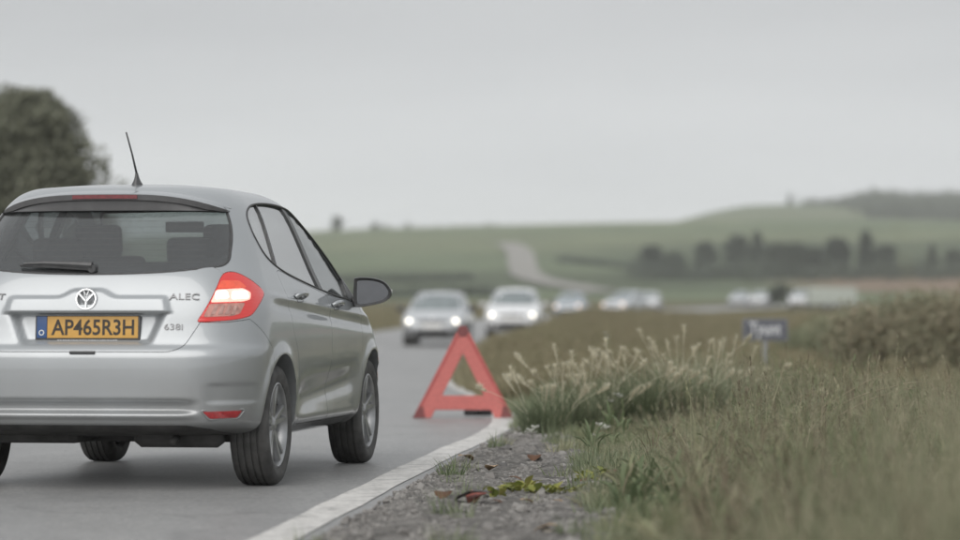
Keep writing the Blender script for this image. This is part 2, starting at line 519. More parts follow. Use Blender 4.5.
def field_colour(X, Y):
    """crop and pasture colours of the land (albedo)"""
    c = np.zeros(X.shape + (3,))
    verge = np.array((0.13, 0.125, 0.075)); past = np.array((0.145, 0.185, 0.12)); dk = np.array((0.09, 0.115, 0.075))
    lt = np.array((0.19, 0.225, 0.145)); brown = np.array((0.24, 0.185, 0.145)); straw = np.array((0.15, 0.13, 0.075))
    c[:] = verge
    def put(mask, col):
        k = mask[..., None]
        c[:] = c * (1 - k) + col * k
    s = lambda a, b, v: smooth01((v - a) / (b - a))
    w = 12 * np.sin(X / 40.0)
    put(s(330, 345, Y + w), past)
    put(s(430, 445, Y + w) * (1 - s(520, 535, Y + w)) * (1 - s(30, 50, X)), dk)
    put(s(520, 540, Y + w) * (1 - s(30, 60, X)), past)
    put(s(600, 620, Y + 2 * w) * (1 - s(720, 740, Y + 2 * w)), lt * 0.9)
    put(s(760, 790, Y + w) * (1 - s(60, 90, X)), lt)
    put(s(425, 440, Y + w) * (1 - s(525, 540, Y + w)) * s(42, 55, X), brown)
    put(s(540, 560, Y) * (1 - s(640, 660, Y)) * s(20, 40, X), dk * 1.1)
    put(s(900, 930, Y), past)
    put(s(1100, 1130, Y + w) * (1 - s(1250, 1280, Y + w)) * s(60, 90, X), lt * 0.85)
    put(s(1290, 1300, Y + w) * s(150, 170, X), dk)
    return c

fc = field_colour(gv[:, 0], gv[:, 1])
ca = gme.color_attributes.new("land", 'FLOAT_COLOR', 'POINT')
ca.data.foreach_set("color", np.concatenate([fc, np.ones((len(fc), 1))], 1).astype(np.float32).ravel())

def ground_mat():
    m, n, l, b = new_mat("land")
    at_ = n.new("ShaderNodeAttribute"); at_.attribute_name = "land"
    tc = n.new("ShaderNodeTexCoord")
    n1 = n.new("ShaderNodeTexNoise"); n1.inputs["Scale"].default_value = 0.05; n1.inputs["Detail"].default_value = 8; n1.inputs["Roughness"].default_value = 0.65
    n2 = n.new("ShaderNodeTexNoise"); n2.inputs["Scale"].default_value = 9; n2.inputs["Detail"].default_value = 8; n2.inputs["Roughness"].default_value = 0.7
    l.new(tc.outputs["Object"], n1.inputs["Vector"]); l.new(tc.outputs["Object"], n2.inputs["Vector"])
    r1 = n.new("ShaderNodeValToRGB")
    r1.color_ramp.elements[0].position = 0.3; r1.color_ramp.elements[0].color = (0.7, 0.72, 0.68, 1)
    r1.color_ramp.elements[1].position = 0.7; r1.color_ramp.elements[1].color = (1.25, 1.2, 1.15, 1)
    l.new(n1.outputs["Fac"], r1.inputs["Fac"])
    r2 = n.new("ShaderNodeValToRGB")
    r2.color_ramp.elements[0].position = 0.3; r2.color_ramp.elements[0].color = (0.6, 0.6, 0.6, 1)
    r2.color_ramp.elements[1].position = 0.7; r2.color_ramp.elements[1].color = (1.3, 1.25, 1.2, 1)
    l.new(n2.outputs["Fac"], r2.inputs["Fac"])
    mx = n.new("ShaderNodeMixRGB"); mx.blend_type = 'MULTIPLY'; mx.inputs["Fac"].default_value = 1
    l.new(at_.outputs["Color"], mx.inputs["Color1"]); l.new(r1.outputs["Color"], mx.inputs["Color2"])
    m2 = n.new("ShaderNodeMixRGB"); m2.blend_type = 'MULTIPLY'; m2.inputs["Fac"].default_value = 1
    l.new(mx.outputs["Color"], m2.inputs["Color1"]); l.new(r2.outputs["Color"], m2.inputs["Color2"])
    l.new(m2.outputs["Color"], b.inputs["Base Color"])
    b.inputs["Roughness"].default_value = 0.95
    b.inputs["Specular IOR Level"].default_value = 0.15
    bp = n.new("ShaderNodeBump"); bp.inputs["Strength"].default_value = 0.7; bp.inputs["Distance"].default_value = 0.03
    l.new(n2.outputs["Fac"], bp.inputs["Height"]); l.new(bp.outputs["Normal"], b.inputs["Normal"])
    return m
M['land'] = ground_mat()
tag(link_mesh("ground", gme, M['land']), kind="structure")

# ------------------------------------------------------------------ road
def ribbon(Y, offs, dz, zf=None):
    """sheet along the road; offs = lateral offsets from the right edge, measured along the road normal"""
    x = edge_x(Y)
    tx = np.gradient(x, Y); nrm = np.stack([np.ones_like(tx), -tx], -1); nrm /= np.linalg.norm(nrm, axis=1)[:, None]
    V = []
    for i in range(len(Y)):
        for o in (offs[i] if np.ndim(offs) == 2 else offs):
            px, py = x[i] + nrm[i, 0] * o, Y[i] + nrm[i, 1] * o
            z = float(road_z(Y[i])) if zf is None else float(zf(px, py))
            V.append((px, py, z + dz))
    return V

def ribbon_faces(n, k):
    return [(i * k + j, i * k + j + 1, (i + 1) * k + j + 1, (i + 1) * k + j) for i in range(n - 1) for j in range(k - 1)]

yr = np.concatenate([np.arange(-55, 60, 1.0), np.arange(60, 200, 3.0), np.arange(200, 505, 6.0)])
offs = [-7.05, -5.2, -3.5, -1.8, -0.3, 0.22]
road = tag(obj("road", ribbon(yr, offs, 0.0), ribbon_faces(len(yr), 6), M['asphalt']), kind="structure")

yl = np.concatenate([np.arange(-50, 60, 0.5), np.arange(60, 300, 3.0)])
wob = 0.006 * np.sin(yl * 2.1) + 0.004 * np.sin(yl * 5.3)
V = ribbon(yl, np.stack([-0.095 + wob, 0.095 - wob * 0.8], 1), 0.004)
tag(obj("edge_line", V, ribbon_faces(len(yl), 2), M['line']), kind="structure")
V = ribbon(yl, np.stack([-6.78 + wob, -6.62 - wob], 1), 0.004)
tag(obj("edge_line", V, ribbon_faces(len(yl), 2), M['line']), kind="structure")
for k in range(-4, 26):
    y0 = 2.5 + k * 9.0
    yy = np.linspace(y0, y0 + 3.0, 7)
    tag(obj("centre_line_dash", ribbon(yy, [-3.48, -3.34], 0.004), ribbon_faces(7, 2), M['line']), kind="structure")

# gravel shoulder between the line and the grass
GR = np.array([(-50, 1.4), (5, 1.5), (11.9, 1.35), (15, 1.15), (17, 1.05), (20, 0.72), (23, 0.5), (26, 0.34), (30, 0.28), (60, 0.27), (160, 0.27)])
def gravel_w(Y):
    return np.interp(Y, GR[:, 0], GR[:, 1])
yg = np.concatenate([np.arange(-10, 36, 0.06), np.arange(36, 160, 1.5)])
K = 22
rows = []
for y in yg:
    w = float(gravel_w(y)) + 0.06 * math.sin(y * 1.7) * min(1, float(gravel_w(y))) + 0.03 * math.sin(y * 3.1)
    rows.append(0.19 + (max(w, 0.25) - 0.19) * np.linspace(0, 1, K) + 0.022 * math.sin(y * 5.1) + 0.018 * math.sin(y * 11.7) + random.uniform(-0.012, 0.012))
V = ribbon(yg, rows, 0.0)
VV = []
for (x, y, z) in V:
    l_ = x - float(edge_x(y))
    g = max(float(ground_z(x, y)), float(road_z(y))) + 0.008
    n_ = 0.014 * (math.sin(x * 17 + y * 7) * math.sin(y * 9 - x * 5)) + 0.014 * random.random()
    VV.append((x, y, g + max(0, n_) * min(1, max(0, (l_ - 0.18) * 8))))
def gravel_mat():
    m, n, l, b = new_mat("gravel_ground")
    tc = n.new("ShaderNodeTexCoord")
    v = n.new("ShaderNodeTexVoronoi"); v.inputs["Scale"].default_value = 55
    z = n.new("ShaderNodeTexNoise"); z.inputs["Scale"].default_value = 4.5; z.inputs["Detail"].default_value = 10; z.inputs["Roughness"].default_value = 0.7
    l.new(tc.outputs["Object"], v.inputs["Vector"]); l.new(tc.outputs["Object"], z.inputs["Vector"])
    r = n.new("ShaderNodeValToRGB")
    r.color_ramp.elements[0].position = 0.36; r.color_ramp.elements[0].color = (0.062, 0.058, 0.052, 1)
    r.color_ramp.elements[1].position = 0.7; r.color_ramp.elements[1].color = (0.24, 0.228, 0.213, 1)
    l.new(z.outputs["Fac"], r.inputs["Fac"])
    hs = n.new("ShaderNodeMixRGB"); hs.blend_type = 'OVERLAY'; hs.inputs["Fac"].default_value = 0.5
    bw = n.new("ShaderNodeRGBToBW"); l.new(v.outputs["Color"], bw.inputs[0])
    l.new(r.outputs["Color"], hs.inputs["Color1"]); l.new(bw.outputs[0], hs.inputs["Color2"])
    l.new(hs.outputs["Color"], b.inputs["Base Color"])
    b.inputs["Roughness"].default_value = 0.9
    bp = n.new("ShaderNodeBump"); bp.inputs["Strength"].default_value = 0.8; bp.inputs["Distance"].default_value = 0.012
    l.new(v.outputs["Distance"], bp.inputs["Height"]); l.new(bp.outputs["Normal"], b.inputs["Normal"])
    return m
M['gravel'] = gravel_mat()
tag(obj("gravel_shoulder", VV, ribbon_faces(len(yg), K), M['gravel']), kind="structure")

# pale track climbing the far hillside
def hill_hit(px, py):
    y = 340.0
    while y < 2500:
        x = (px - 480) * y / 3061.0
        if ground_z(x, y) >= CAM_H + (315 - py) * y / 3061.0:
            return Vector((x, y, float(ground_z(x, y))))
        y += 4
    return Vector(((px - 480) * 960 / 3061.0, 960, float(ground_z((px - 480) * 960 / 3061.0, 960))))
trk = [hill_hit(*p) for p in ((505, 244), (514, 248), (521, 256), (522, 266), (527, 276), (545, 283), (575, 288), (605, 293))]
tp = catmull(trk, 10, closed=False)
V = []
for i, p in enumerate(tp):
    t = (tp[min(i + 1, len(tp) - 1)] - tp[max(i - 1, 0)]); t.z = 0; t.normalize()
    s = Vector((t.y, -t.x, 0))
    hw = 2.6
    for o in (-hw, 0, hw):
        q = p + s * o
        V.append((q.x, q.y, float(ground_z(q.x, q.y)) + 0.25))
M['track'] = pmat("pale_track", (0.27, 0.26, 0.24), 0.9, noise=0.2, nscale=0.3)
tag(obj("track", V, ribbon_faces(len(tp), 3), M['track']), kind="structure")

# ------------------------------------------------------------------ vehicle body machinery
def pchip_eval(xs, ys_, x):
    xs = np.asarray(xs, float); ys_ = np.asarray(ys_, float)
    h = np.diff(xs); d = np.diff(ys_) / h
    m = np.zeros(len(xs)); m[0], m[-1] = d[0], d[-1]
    for i in range(1, len(xs) - 1):
        if d[i - 1] * d[i] > 0:
            w1, w2 = 2 * h[i] + h[i - 1], h[i] + 2 * h[i - 1]
            m[i] = (w1 + w2) / (w1 / d[i - 1] + w2 / d[i])
    i = np.clip(np.searchsorted(xs, x) - 1, 0, len(xs) - 2)
    t = (x - xs[i]) / h[i]; H = h[i]
    return (2*t**3-3*t**2+1)*ys_[i] + (t**3-2*t**2+t)*H*m[i] + (-2*t**3+3*t**2)*ys_[i+1] + (t**3-t**2)*H*m[i+1]

def sm(a, b, v):
    return smooth01((np.asarray(v, float) - a) / (b - a))

def body_solid(rows, step, Lr=0.42, Lf=0.9, qr=5.0, qf=3.5, ncol=(46, 22, 60, 22), dome=None, disp=None, xm=(1.6, 2.6)):
    """closed solid from a stack of plan outlines. rows: (z, rear x, front x, half width)"""
    rows = [list(r_) for r_ in rows]
    if dome:
        z0, R0, F0, W0 = rows[-1]
        for k in (0.86, 0.7, 0.5, 0.3, 0.12):
            rows.append([z0 + dome * (1 - k ** 2.0), R0 + (0.5 * (R0 + F0) - R0) * (1 - k), F0 + (0.5 * (R0 + F0) - F0) * (1 - k), W0 * k])
    A = np.array(rows, float)
    # parametrise by arc of (z, R, W)
    s = np.concatenate([[0], np.cumsum(np.sqrt(np.diff(A[:, 0])**2 + 0.6 * np.diff(A[:, 3])**2 + 0.4 * np.diff(A[:, 1])**2))])
    ns = max(8, int(s[-1] / step))
    ss = np.linspace(0, s[-1], ns)
    Z = pchip_eval(s, A[:, 0], ss); RR = pchip_eval(s, A[:, 1], ss); FF = pchip_eval(s, A[:, 2], ss); WW = pchip_eval(s, A[:, 3], ss)
    pr, pf = 2.2, 2.0
    n1, n2, n3, n4 = ncol
    wf = np.linspace(0, 0.9, n1)
    xi_r = 1 - (1 - wf ** qr) ** (1 / pr)
    xi2 = np.linspace(xi_r[-1], 1, n2 + 1)[1:]
    xiR = np.concatenate([xi_r, xi2]); wR = np.concatenate([wf, (1 - (1 - xi2) ** pr) ** (1 / qr)])
    th = np.linspace(0, 1, n4 + 1)
    wfF = 1 - (1 - th) ** 1.6
    wfF = wfF * 0.995; wfF[0] = 0
    xiF = 1 - (1 - wfF ** qf) ** (1 / pf)
    V = []
    for z, r_, f_, w_ in zip(Z, RR, FF, WW):
        half = 0.5 * (f_ - r_)
        lr, lf = min(Lr, 0.75 * half), min(Lf if np.isscalar(Lf) else float(np.interp(z, Lf[0], Lf[1])), 0.9 * half)
        xr = r_ + lr * xiR; yr_ = w_ * wR
        xf = f_ - lf * xiF[::-1]; yf = w_ * wfF[::-1]
        xs_ = np.linspace(xr[-1], xf[0], n3 + 2)[1:-1]
        ysd = np.linspace(yr_[-1], yf[0], n3 + 2)[1:-1]
        x = np.concatenate([xr, xs_, xf]); y = np.concatenate([yr_, ysd, yf])
        zz = np.full_like(x, z)
        L_, C_ = f_, 0
        y = y * (1 - 0.035 * np.clip((xm[0] - x) / xm[0], 0, 1) ** 2 - 0.05 * np.clip((x - xm[1]) / 1.3, 0, 1) ** 2)
        if disp is not None:
            x, y = disp(x, y, zz, xiR.size)
        x2 = np.concatenate([x, x[-2:0:-1]]); y2 = np.concatenate([-y, y[-2:0:-1]])
        V.append(np.stack([x2, y2, np.full_like(x2, z)], -1))
    V = np.array(V); nrow, C, _ = V.shape
    I = np.arange(nrow * C).reshape(nrow, C)
    J = np.roll(I, -1, 1)
    F = np.stack([I[:-1], J[:-1], J[1:], I[1:]], -1).reshape(-1, 4).tolist()
    F.append(I[0][::-1].tolist()); F.append(I[-1].tolist())
    me = mesh_from(V.reshape(-1, 3).tolist(), F)
    bm = bmesh.new(); bm.from_mesh(me); recalc(bm); bm.to_mesh(me); bm.free()
    return me

def prism(name, base, vec):
    """closed prism from a 3-D outline swept along vec"""
    bm = bmesh.new()
    a = [bm.verts.new(p) for p in base]
    b = [bm.verts.new(Vector(p) + Vector(vec)) for p in base]
    n = len(a)
    bm.faces.new(a); bm.faces.new(b[::-1])
    for i in range(n):
        bm.faces.new((a[i], b[i], b[(i + 1) % n], a[(i + 1) % n]))
    recalc(bm)
    me = bpy.data.meshes.new("cutter"); bm.to_mesh(me); bm.free()
    return me

def boolean(base_me, cutters, op):
    o = bpy.data.objects.new("tmp_base", base_me); COL.objects.link(o)
    tmp = []
    for c in cutters:
        k = bpy.data.objects.new("tmp_cut", c); COL.objects.link(k); tmp.append(k)
        md = o.modifiers.new("b", 'BOOLEAN'); md.operation = op; md.solver = 'EXACT'; md.object = k
    dg = bpy.context.evaluated_depsgraph_get()
    me = bpy.data.meshes.new_from_object(o.evaluated_get(dg))
    for k in tmp: bpy.data.objects.remove(k)
    bpy.data.objects.remove(o)
    return me

def bvh_of(me):
    return BVHTree.FromPolygons([v.co.copy() for v in me.vertices], [tuple(p.vertices) for p in me.polygons])

def skin_normals(me, ref_me, bvh, dark_fn=None, tol=0.003, cabin=False):
    """smooth paint normals taken from the uncut body; cut walls and cavities get slot 1"""
    me.update()
    vn = [v.normal.copy() for v in ref_me.vertices]
    polys = ref_me.polygons; vco = [v.co for v in ref_me.vertices]
    normals = [None] * len(me.loops)
    cache = {}
    mi = []
    for p in me.polygons:
        fn = p.normal
        loc, nn, fi, dist = bvh.find_nearest(p.center)
        on = dist < tol and fn.dot(nn) > 0.5
        d = 1
        if on and not (dark_fn and dark_fn(p.center, fn)):
            d = 0
        elif dist > 0.03 and p.center.z > 0.75 and cabin and abs(p.center.y) < 0.79:
            d = 2
        mi.append(d)
        for li in p.loop_indices:
            if not on:
                normals[li] = fn.copy(); continue
            vi = me.loops[li].vertex_index
            if vi not in cache:
                co = me.vertices[vi].co
                l2, n2, f2, d2 = bvh.find_nearest(co)
                acc = Vector((0, 0, 0))
                for rv in polys[f2].vertices if len(polys[f2].vertices) < 10 else ():
                    acc += vn[rv] / ((vco[rv] - co).length + 1e-4)
                cache[vi] = acc.normalized() if acc.length > 0 else n2
            normals[li] = cache[vi]
    me.polygons.foreach_set("material_index", mi)
    me.polygons.foreach_set("use_smooth", [True] * len(me.polygons))
    me.normals_split_custom_set([tuple(n_) for n_ in normals])

def patch(name, outline, axis, bvh, off, mat, parent, grid=0.06, thick=0.0, frm=None, inset_rot=None):
    """panel following the body surface. outline: 2-D points; axis 'X-' (seen from the rear: (y,z)), 'X+' (front), 'Y-' / 'Y+' (side: (x,z)); axis may be a (origin dir, u dir) pair"""
    if axis == 'X-': D = Vector((1, 0, 0)); U = Vector((0, 1, 0)); O = Vector((-1, 0, 0))
    elif axis == 'X+': D = Vector((-1, 0, 0)); U = Vector((0, 1, 0)); O = Vector((6, 0, 0))
    elif axis == 'Y-': D = Vector((0, 1, 0)); U = Vector((1, 0, 0)); O = Vector((0, -3, 0))
    elif axis == 'Y+': D = Vector((0, -1, 0)); U = Vector((1, 0, 0)); O = Vector((0, 3, 0))
    else: D, U = axis; O = -D * 3
    bm = bmesh.new()
    bm.faces.new([bm.verts.new((p[0], p[1], 0)) for p in outline])
    us = [p[0] for p in outline]; vs = [p[1] for p in outline]
    for lo, hi, nrm in ((min(us), max(us), (1, 0, 0)), (min(vs), max(vs), (0, 1, 0))):
        k = int((hi - lo) / grid)
        for i in range(1, k + 1):
            t = lo + (hi - lo) * i / (k + 1)
            bmesh.ops.bisect_plane(bm, geom=list(bm.verts) + list(bm.edges) + list(bm.faces), plane_co=Vector(nrm) * t, plane_no=nrm)
    for v in bm.verts:
        o_ = O + U * v.co.x + Vector((0, 0, v.co.y))
        loc, nn, fi, dist = bvh.ray_cast(o_, D)
        if loc is None:
            loc, nn, fi, dist = bvh.find_nearest(o_ + D * (2.2 if abs(D.y) > 0.5 else 1.2))
        if nn.dot(D) > 0: nn = -nn
        v.co = loc + nn * off
    recalc(bm)
    c = sum((f.normal.dot(D) for f in bm.faces))
    if c > 0: bmesh.ops.reverse_faces(bm, faces=list(bm.faces))
    for e in bm.edges:
        if e.is_boundary: e.smooth = False
    o = bm_obj(name, bm, mat, parent)
    if thick:
        s = o.modifiers.new("thickness", 'SOLIDIFY'); s.thickness = thick; s.offset = -1
    return o

def surf_point(bvh, axis, a, z, off=0.0):
    if axis == 'X-': o_, D = Vector((-1, a, z)), Vector((1, 0, 0))
    elif axis == 'X+': o_, D = Vector((6, a, z)), Vector((-1, 0, 0))
    elif axis == 'Y-': o_, D = Vector((a, -3, z)), Vector((0, 1, 0))
    else: o_, D = Vector((a, 3, z)), Vector((0, -1, 0))
    loc, nn, fi, dist = bvh.ray_cast(o_, D)
    if loc is None:
        loc, nn, fi, dist = bvh.find_nearest(o_ + D * 2.2)
    if nn.dot(D) > 0: nn = -nn
    return loc + nn * off, nn

def surf_tube(name, pts, axis, bvh, off, rad, mat, parent, closed=True, seg=6):
    P = [surf_point(bvh, axis, p[0], p[1], off)[0] for p in pts]
    if closed: P.append(P[0]); P.append(P[1])
    bm = bmesh.new(); add_tube(bm, P, rad, seg, cap=not closed); recalc(bm)
    return bm_obj(name, bm, mat, parent)

# ------------------------------------------------------------------ wheel (axle along Y, outside towards -Y)
def make_wheel(parent, loc, r=0.31, wid=0.20, rim=0.215, hi=True, flip=False, spokes=5, names=True):
    root = bpy.data.objects.new("wheel", None)
    COL.objects.link(root); root.empty_display_size = 0.1
    root.parent = parent; root.location = loc
    if flip: root.rotation_euler = (0, 0, math.pi)
    seg = 64 if hi else 28
    h = wid / 2
    prof = [(rim - 0.006, -h + 0.028), (rim + 0.006, -h + 0.008), (rim + 0.03, -h + 0.001), (r - 0.045, -h - 0.003), (r - 0.018, -h + 0.006), (r - 0.006, -h + 0.020)]
    if hi:
        for g in (-0.052, -0.018, 0.018, 0.052):
            prof += [(r - 0.0005, g - 0.006), (r - 0.008, g - 0.004), (r - 0.008, g + 0.004), (r - 0.0005, g + 0.006)]
    else:
        prof += [(r, -h + 0.04), (r, h - 0.04)]
    prof += [(r - 0.006, h - 0.020), (r - 0.018, h - 0.006), (r - 0.045, h + 0.002), (rim + 0.01, h - 0.006), (rim - 0.006, h - 0.028)]
    bm = bmesh.new(); lathe(bm, prof, seg, 'Y'); recalc(bm)
    t = bm_obj("tyre", bm, M['rubber'], root); auto_smooth(t, 40)
    # rim: barrel, lip and spokes
    bm = bmesh.new()
    lathe(bm, [(rim + 0.004, -h + 0.012), (rim - 0.004, -h + 0.008), (rim - 0.012, -h + 0.016), (rim - 0.018, -h + 0.05), (rim - 0.03, 0.0), (rim - 0.02, h - 0.02)], seg, 'Y')
    lathe(bm, [(0.0005, -h + 0.022), (0.022, -h + 0.023), (0.03, -h + 0.03), (0.052, -h + 0.034), (0.06, -h + 0.05), (0.06, -h + 0.075)], 28, 'Y')
    for k in range(spokes):
        for dlt in ((-0.16, 0.16) if hi else (0,)):
            a0 = 2 * math.pi * k / spokes + 0.3
            a1 = a0 + dlt
            wi, wo = (0.020, 0.014) if hi else (0.05, 0.035)
            p0 = Vector((math.cos(a0 + dlt * 0.5) * 0.04, 0, math.sin(a0 + dlt * 0.5) * 0.04)); p1 = Vector((math.cos(a1) * (rim - 0.010), 0, math.sin(a1) * (rim - 0.010)))
            dr = (p1 - p0).normalized(); sd = Vector((-dr.z, 0, dr.x))
            ring = []
            for q, hw, yo in ((p0, wi, -h + 0.036), (p0.lerp(p1, 0.5), (wi + wo) / 2, -h + 0.030), (p1, wo, -h + 0.020)):
                ring.append([bm.verts.new(q + sd * s_ * hw * m_ + Vector((0, yo + yy, 0))) for s_, m_, yy in ((-1, 1, 0.008), (-1, 0.6, -0.004), (1, 0.6, -0.004), (1, 1, 0.008), (1, 0.8, 0.035), (-1, 0.8, 0.035))])
            for a, b in zip(ring[:-1], ring[1:]):
                for i in range(6):
                    bm.faces.new((a[i], a[(i + 1) % 6], b[(i + 1) % 6], b[i]))
    recalc(bm)
    rm = bm_obj("rim", bm, M['alloy'], root); auto_smooth(rm, 35)
    bm = bmesh.new()
    lathe(bm, [(0.001, 0.0), (rim * 0.62, 0.0), (rim * 0.62, 0.012), (0.001, 0.012)], 32, 'Y')
    lathe(bm, [(rim * 0.95, 0.03), (0.001, 0.03)], 32, 'Y')
    recalc(bm)
    bm_obj("brake_disc", bm, M['alloy_dark'], root, smooth=False)
    return root

# ------------------------------------------------------------------ the silver hatchback
YAW = 9.0
CAR = empty("hatchback_car", (-1.968, 15.13, 0.0), R(90 - YAW))
tag(CAR, "silver five door hatchback seen from behind, nearest car, tail light glowing", "car")

XR_W, XF_W, WZ, WR = 0.70, 3.10, 0.31, 0.31
rows_main = [(0.240, 0.80, 3.60, 0.72), (0.258, 0.46, 3.72, 0.77), (0.280, 0.20, 3.80, 0.800), (0.305, 0.075, 3.86, 0.824), (0.34, 0.024, 3.88, 0.838), (0.40, 0.011, 3.90, 0.848),
             (0.50, 0.004, 3.91, 0.857), (0.60, 0.0, 3.90, 0.863), (0.665, 0.003, 3.87, 0.867), (0.70, 0.020, 3.84, 0.868), (0.73, 0.050, 3.80, 0.868),
             (0.80, 0.072, 3.70, 0.866), (0.88, 0.088, 3.50, 0.860), (0.95, 0.108, 3.25, 0.848), (1.00, 0.130, 3.02, 0.830), (1.06, 0.165, 2.87, 0.803),
             (1.12, 0.212, 2.77, 0.776), (1.20, 0.275, 2.64, 0.744), (1.30, 0.355, 2.47, 0.703), (1.40, 0.440, 2.27, 0.658), (1.455, 0.49, 2.13, 0.625),
             (1.50, 0.545, 1.98, 0.580), (1.53, 0.63, 1.84, 0.515)]

def disp_main(x, y, z, nR):
    ay = np.abs(y); zz = z[0]
    rear = np.zeros_like(x); rear[:nR] = 1
    dx = np.zeros_like(x)
    # number plate recess
    hw = 0.345 + 0.065 * np.clip((zz - 0.735) / 0.15, 0, 1)
    dx += 0.045 * sm(0.722, 0.752, zz) * (1 - sm(0.880, 0.888, zz)) * (1 - sm(hw - 0.05, hw + 0.004, ay))
    # handle garnish above the plate with its hump round the badge
    zt = 0.966 + 0.036 * (1 - sm(0.06, 0.155, ay))
    hg = 0.425 - 0.30 * (zz - 0.888)
    dx -= 0.024 * sm(0.880, 0.890, zz) * (1 - sm(zt - 0.012, zt + 0.004, zz)) * (1 - sm(hg - 0.02, hg + 0.006, ay))
    # slot and lip low in the bumper
    dx += 0.040 * sm(0.388, 0.398, zz) * (1 - sm(0.428, 0.462, zz)) * (1 - sm(0.47, 0.60, ay))
    dx -= 0.012 * sm(0.352, 0.372, zz) * (1 - sm(0.380, 0.392, zz)) * (1 - sm(0.50, 0.60, ay))
    # flat face round the reflectors
    dx += 0.018 * sm(0.43, 0.45, zz) * (1 - sm(0.52, 0.54, zz)) * sm(0.60, 0.66, ay) * (1 - sm(0.80, 0.84, ay)) * 0.6
    x = x + dx * rear
    side = sm(0.40, 0.60, x) * (1 - sm(3.2, 3.5, x))
    ys_ = np.ones_like(x)
    # shoulder undercut, sill scoop, arch lips
    zc = 0.965 - 0.045 * (x - 0.5)
    ys_ -= 0.010 * np.exp(-((zz - zc + 0.040) / 0.028) ** 2) * sm(0.40, 0.75, x) * (1 - sm(2.9, 3.3, x))
    ys_ += 0.006 * np.exp(-((zz - zc - 0.012) / 0.016) ** 2) * sm(0.40, 0.75, x) * (1 - sm(2.9, 3.3, x))
    scoop = np.exp(-((zz - 0.47 - 0.05 * (x - 1.8)) / 0.085) ** 2)
    ys_ -= 0.032 * scoop * sm(0.98, 1.35, x) * (1 - sm(2.5, 2.75, x))
    ys_ += 0.010 * np.exp(-((zz - 0.325) / 0.035) ** 2) * sm(1.0, 1.2, x) * (1 - sm(2.6, 2.8, x))
    for cx in (XR_W, XF_W):
        rr = np.hypot(x - cx, zz - WZ)
        ys_ += 0.016 * np.exp(-((rr - 0.365) / 0.040) ** 2)
    y = y * np.where(np.abs(y) > 0.4, ys_, 1)
    return x, y

body0 = body_solid(rows_main, 0.0088, dome=0.036, disp=disp_main, Lf=((0.90, 1.05, 1.5), (0.75, 0.36, 0.36)), qf=5.0)
BV = bvh_of(body0)

# cutters -----------------------------------------------------------
cut = []
for cx in (XR_W, XF_W):
    for s in (-1, 1):
        bm = bmesh.new()
        lathe_r = 0.352
        ring = [(cx + lathe_r * math.cos(a), s * 0.52, WZ + 0.012 + lathe_r * math.sin(a)) for a in np.linspace(0, 2 * math.pi, 65)[:-1]]
        bm.free()
        cut.append(prism("arch", ring, (0, s * 0.7, 0)))
cav_rows = [(0.46, 0.60, 2.85, 0.70), (0.60, 0.52, 2.90, 0.76), (0.90, 0.45, 2.90, 0.77), (1.00, 0.36, 2.86, 0.765), (1.06, 0.29, 2.76, 0.745), (1.12, 0.31, 2.62, 0.715),
            (1.20, 0.375, 2.53, 0.69), (1.30, 0.455, 2.36, 0.648), (1.40, 0.54, 2.16, 0.60), (1.455, 0.59, 2.01, 0.56), (1.49, 0.65, 1.85, 0.51)]
cut.append(body_solid(cav_rows, 0.05, ncol=(8, 5, 14, 8), Lf=0.6, dome=0.012))
DLO = [(0.725, 1.262), (0.720, 1.315), (0.755, 1.380), (0.86, 1.425), (1.05, 1.452), (1.35, 1.466), (1.68, 1.464), (1.92, 1.436), (2.12, 1.366), (2.32, 1.235), (2.49, 1.085), (2.60, 0.962), (2.48, 0.962),
       (1.93, 1.000), (1.3, 1.068), (0.98, 1.120), (0.80, 1.180)]
DLOs = catmull([(a, b, 0) for a, b in DLO], 4)
DLOs = [(p.x, p.y) for p in DLOs]
for s in (-1, 1):
    cut.append(prism("dlo", [(a, s * 0.42, b) for a, b in DLOs], (0, s * 0.6, 0)))
RG = rounded([(-0.665, 1.122), (-0.40, 1.086), (0.0, 1.076), (0.40, 1.086), (0.665, 1.122), (0.640, 1.30), (0.575, 1.435), (0, 1.455), (-0.575, 1.435), (-0.640, 1.30)], [0.05, 0.2, 0.2, 0.2, 0.05, 0.1, 0.05, 0.2, 0.05, 0.1], 5)
RG = [(p.x, p.y) for p in RG]
cut.append(prism("rearglass", [(-0.3, a, b) for a, b in RG], (1.15, 0, 0)))
WS = [(p.x, p.y) for p in rounded([(-0.66, 1.00), (0, 0.985), (0.66, 1.00), (0.51, 1.455), (0, 1.465), (-0.51, 1.455)], 0.05, 4)]
cut.append(prism("screen", [(1.55, a, b) for a, b in WS], (2.0, 0, 0)))
base = boolean(body0, cut, 'DIFFERENCE')

def dark_main(c, n):
    if c.z < 0.272: return True
    if n.z < -0.8 and c.z < 0.4: return True
    return False

def outset(poly, d):
    P = [Vector((p[0], p[1])) for p in poly]
    n = len(P); out = []
    area = sum(P[i].x * P[(i + 1) % n].y - P[(i + 1) % n].x * P[i].y for i in range(n))
    sg = 1 if area > 0 else -1
    for i in range(n):
        a, b, c = P[i - 1], P[i], P[(i + 1) % n]
        n1 = Vector(((b - a).y, -(b - a).x)).normalized(); n2 = Vector(((c - b).y, -(c - b).x)).normalized()
        m = (n1 + n2)
        m = m.normalized() if m.length > 1e-5 else n1
        out.append(b + m * d * sg / max(0.5, m.dot(n1)))
    return [(p.x, p.y) for p in out]

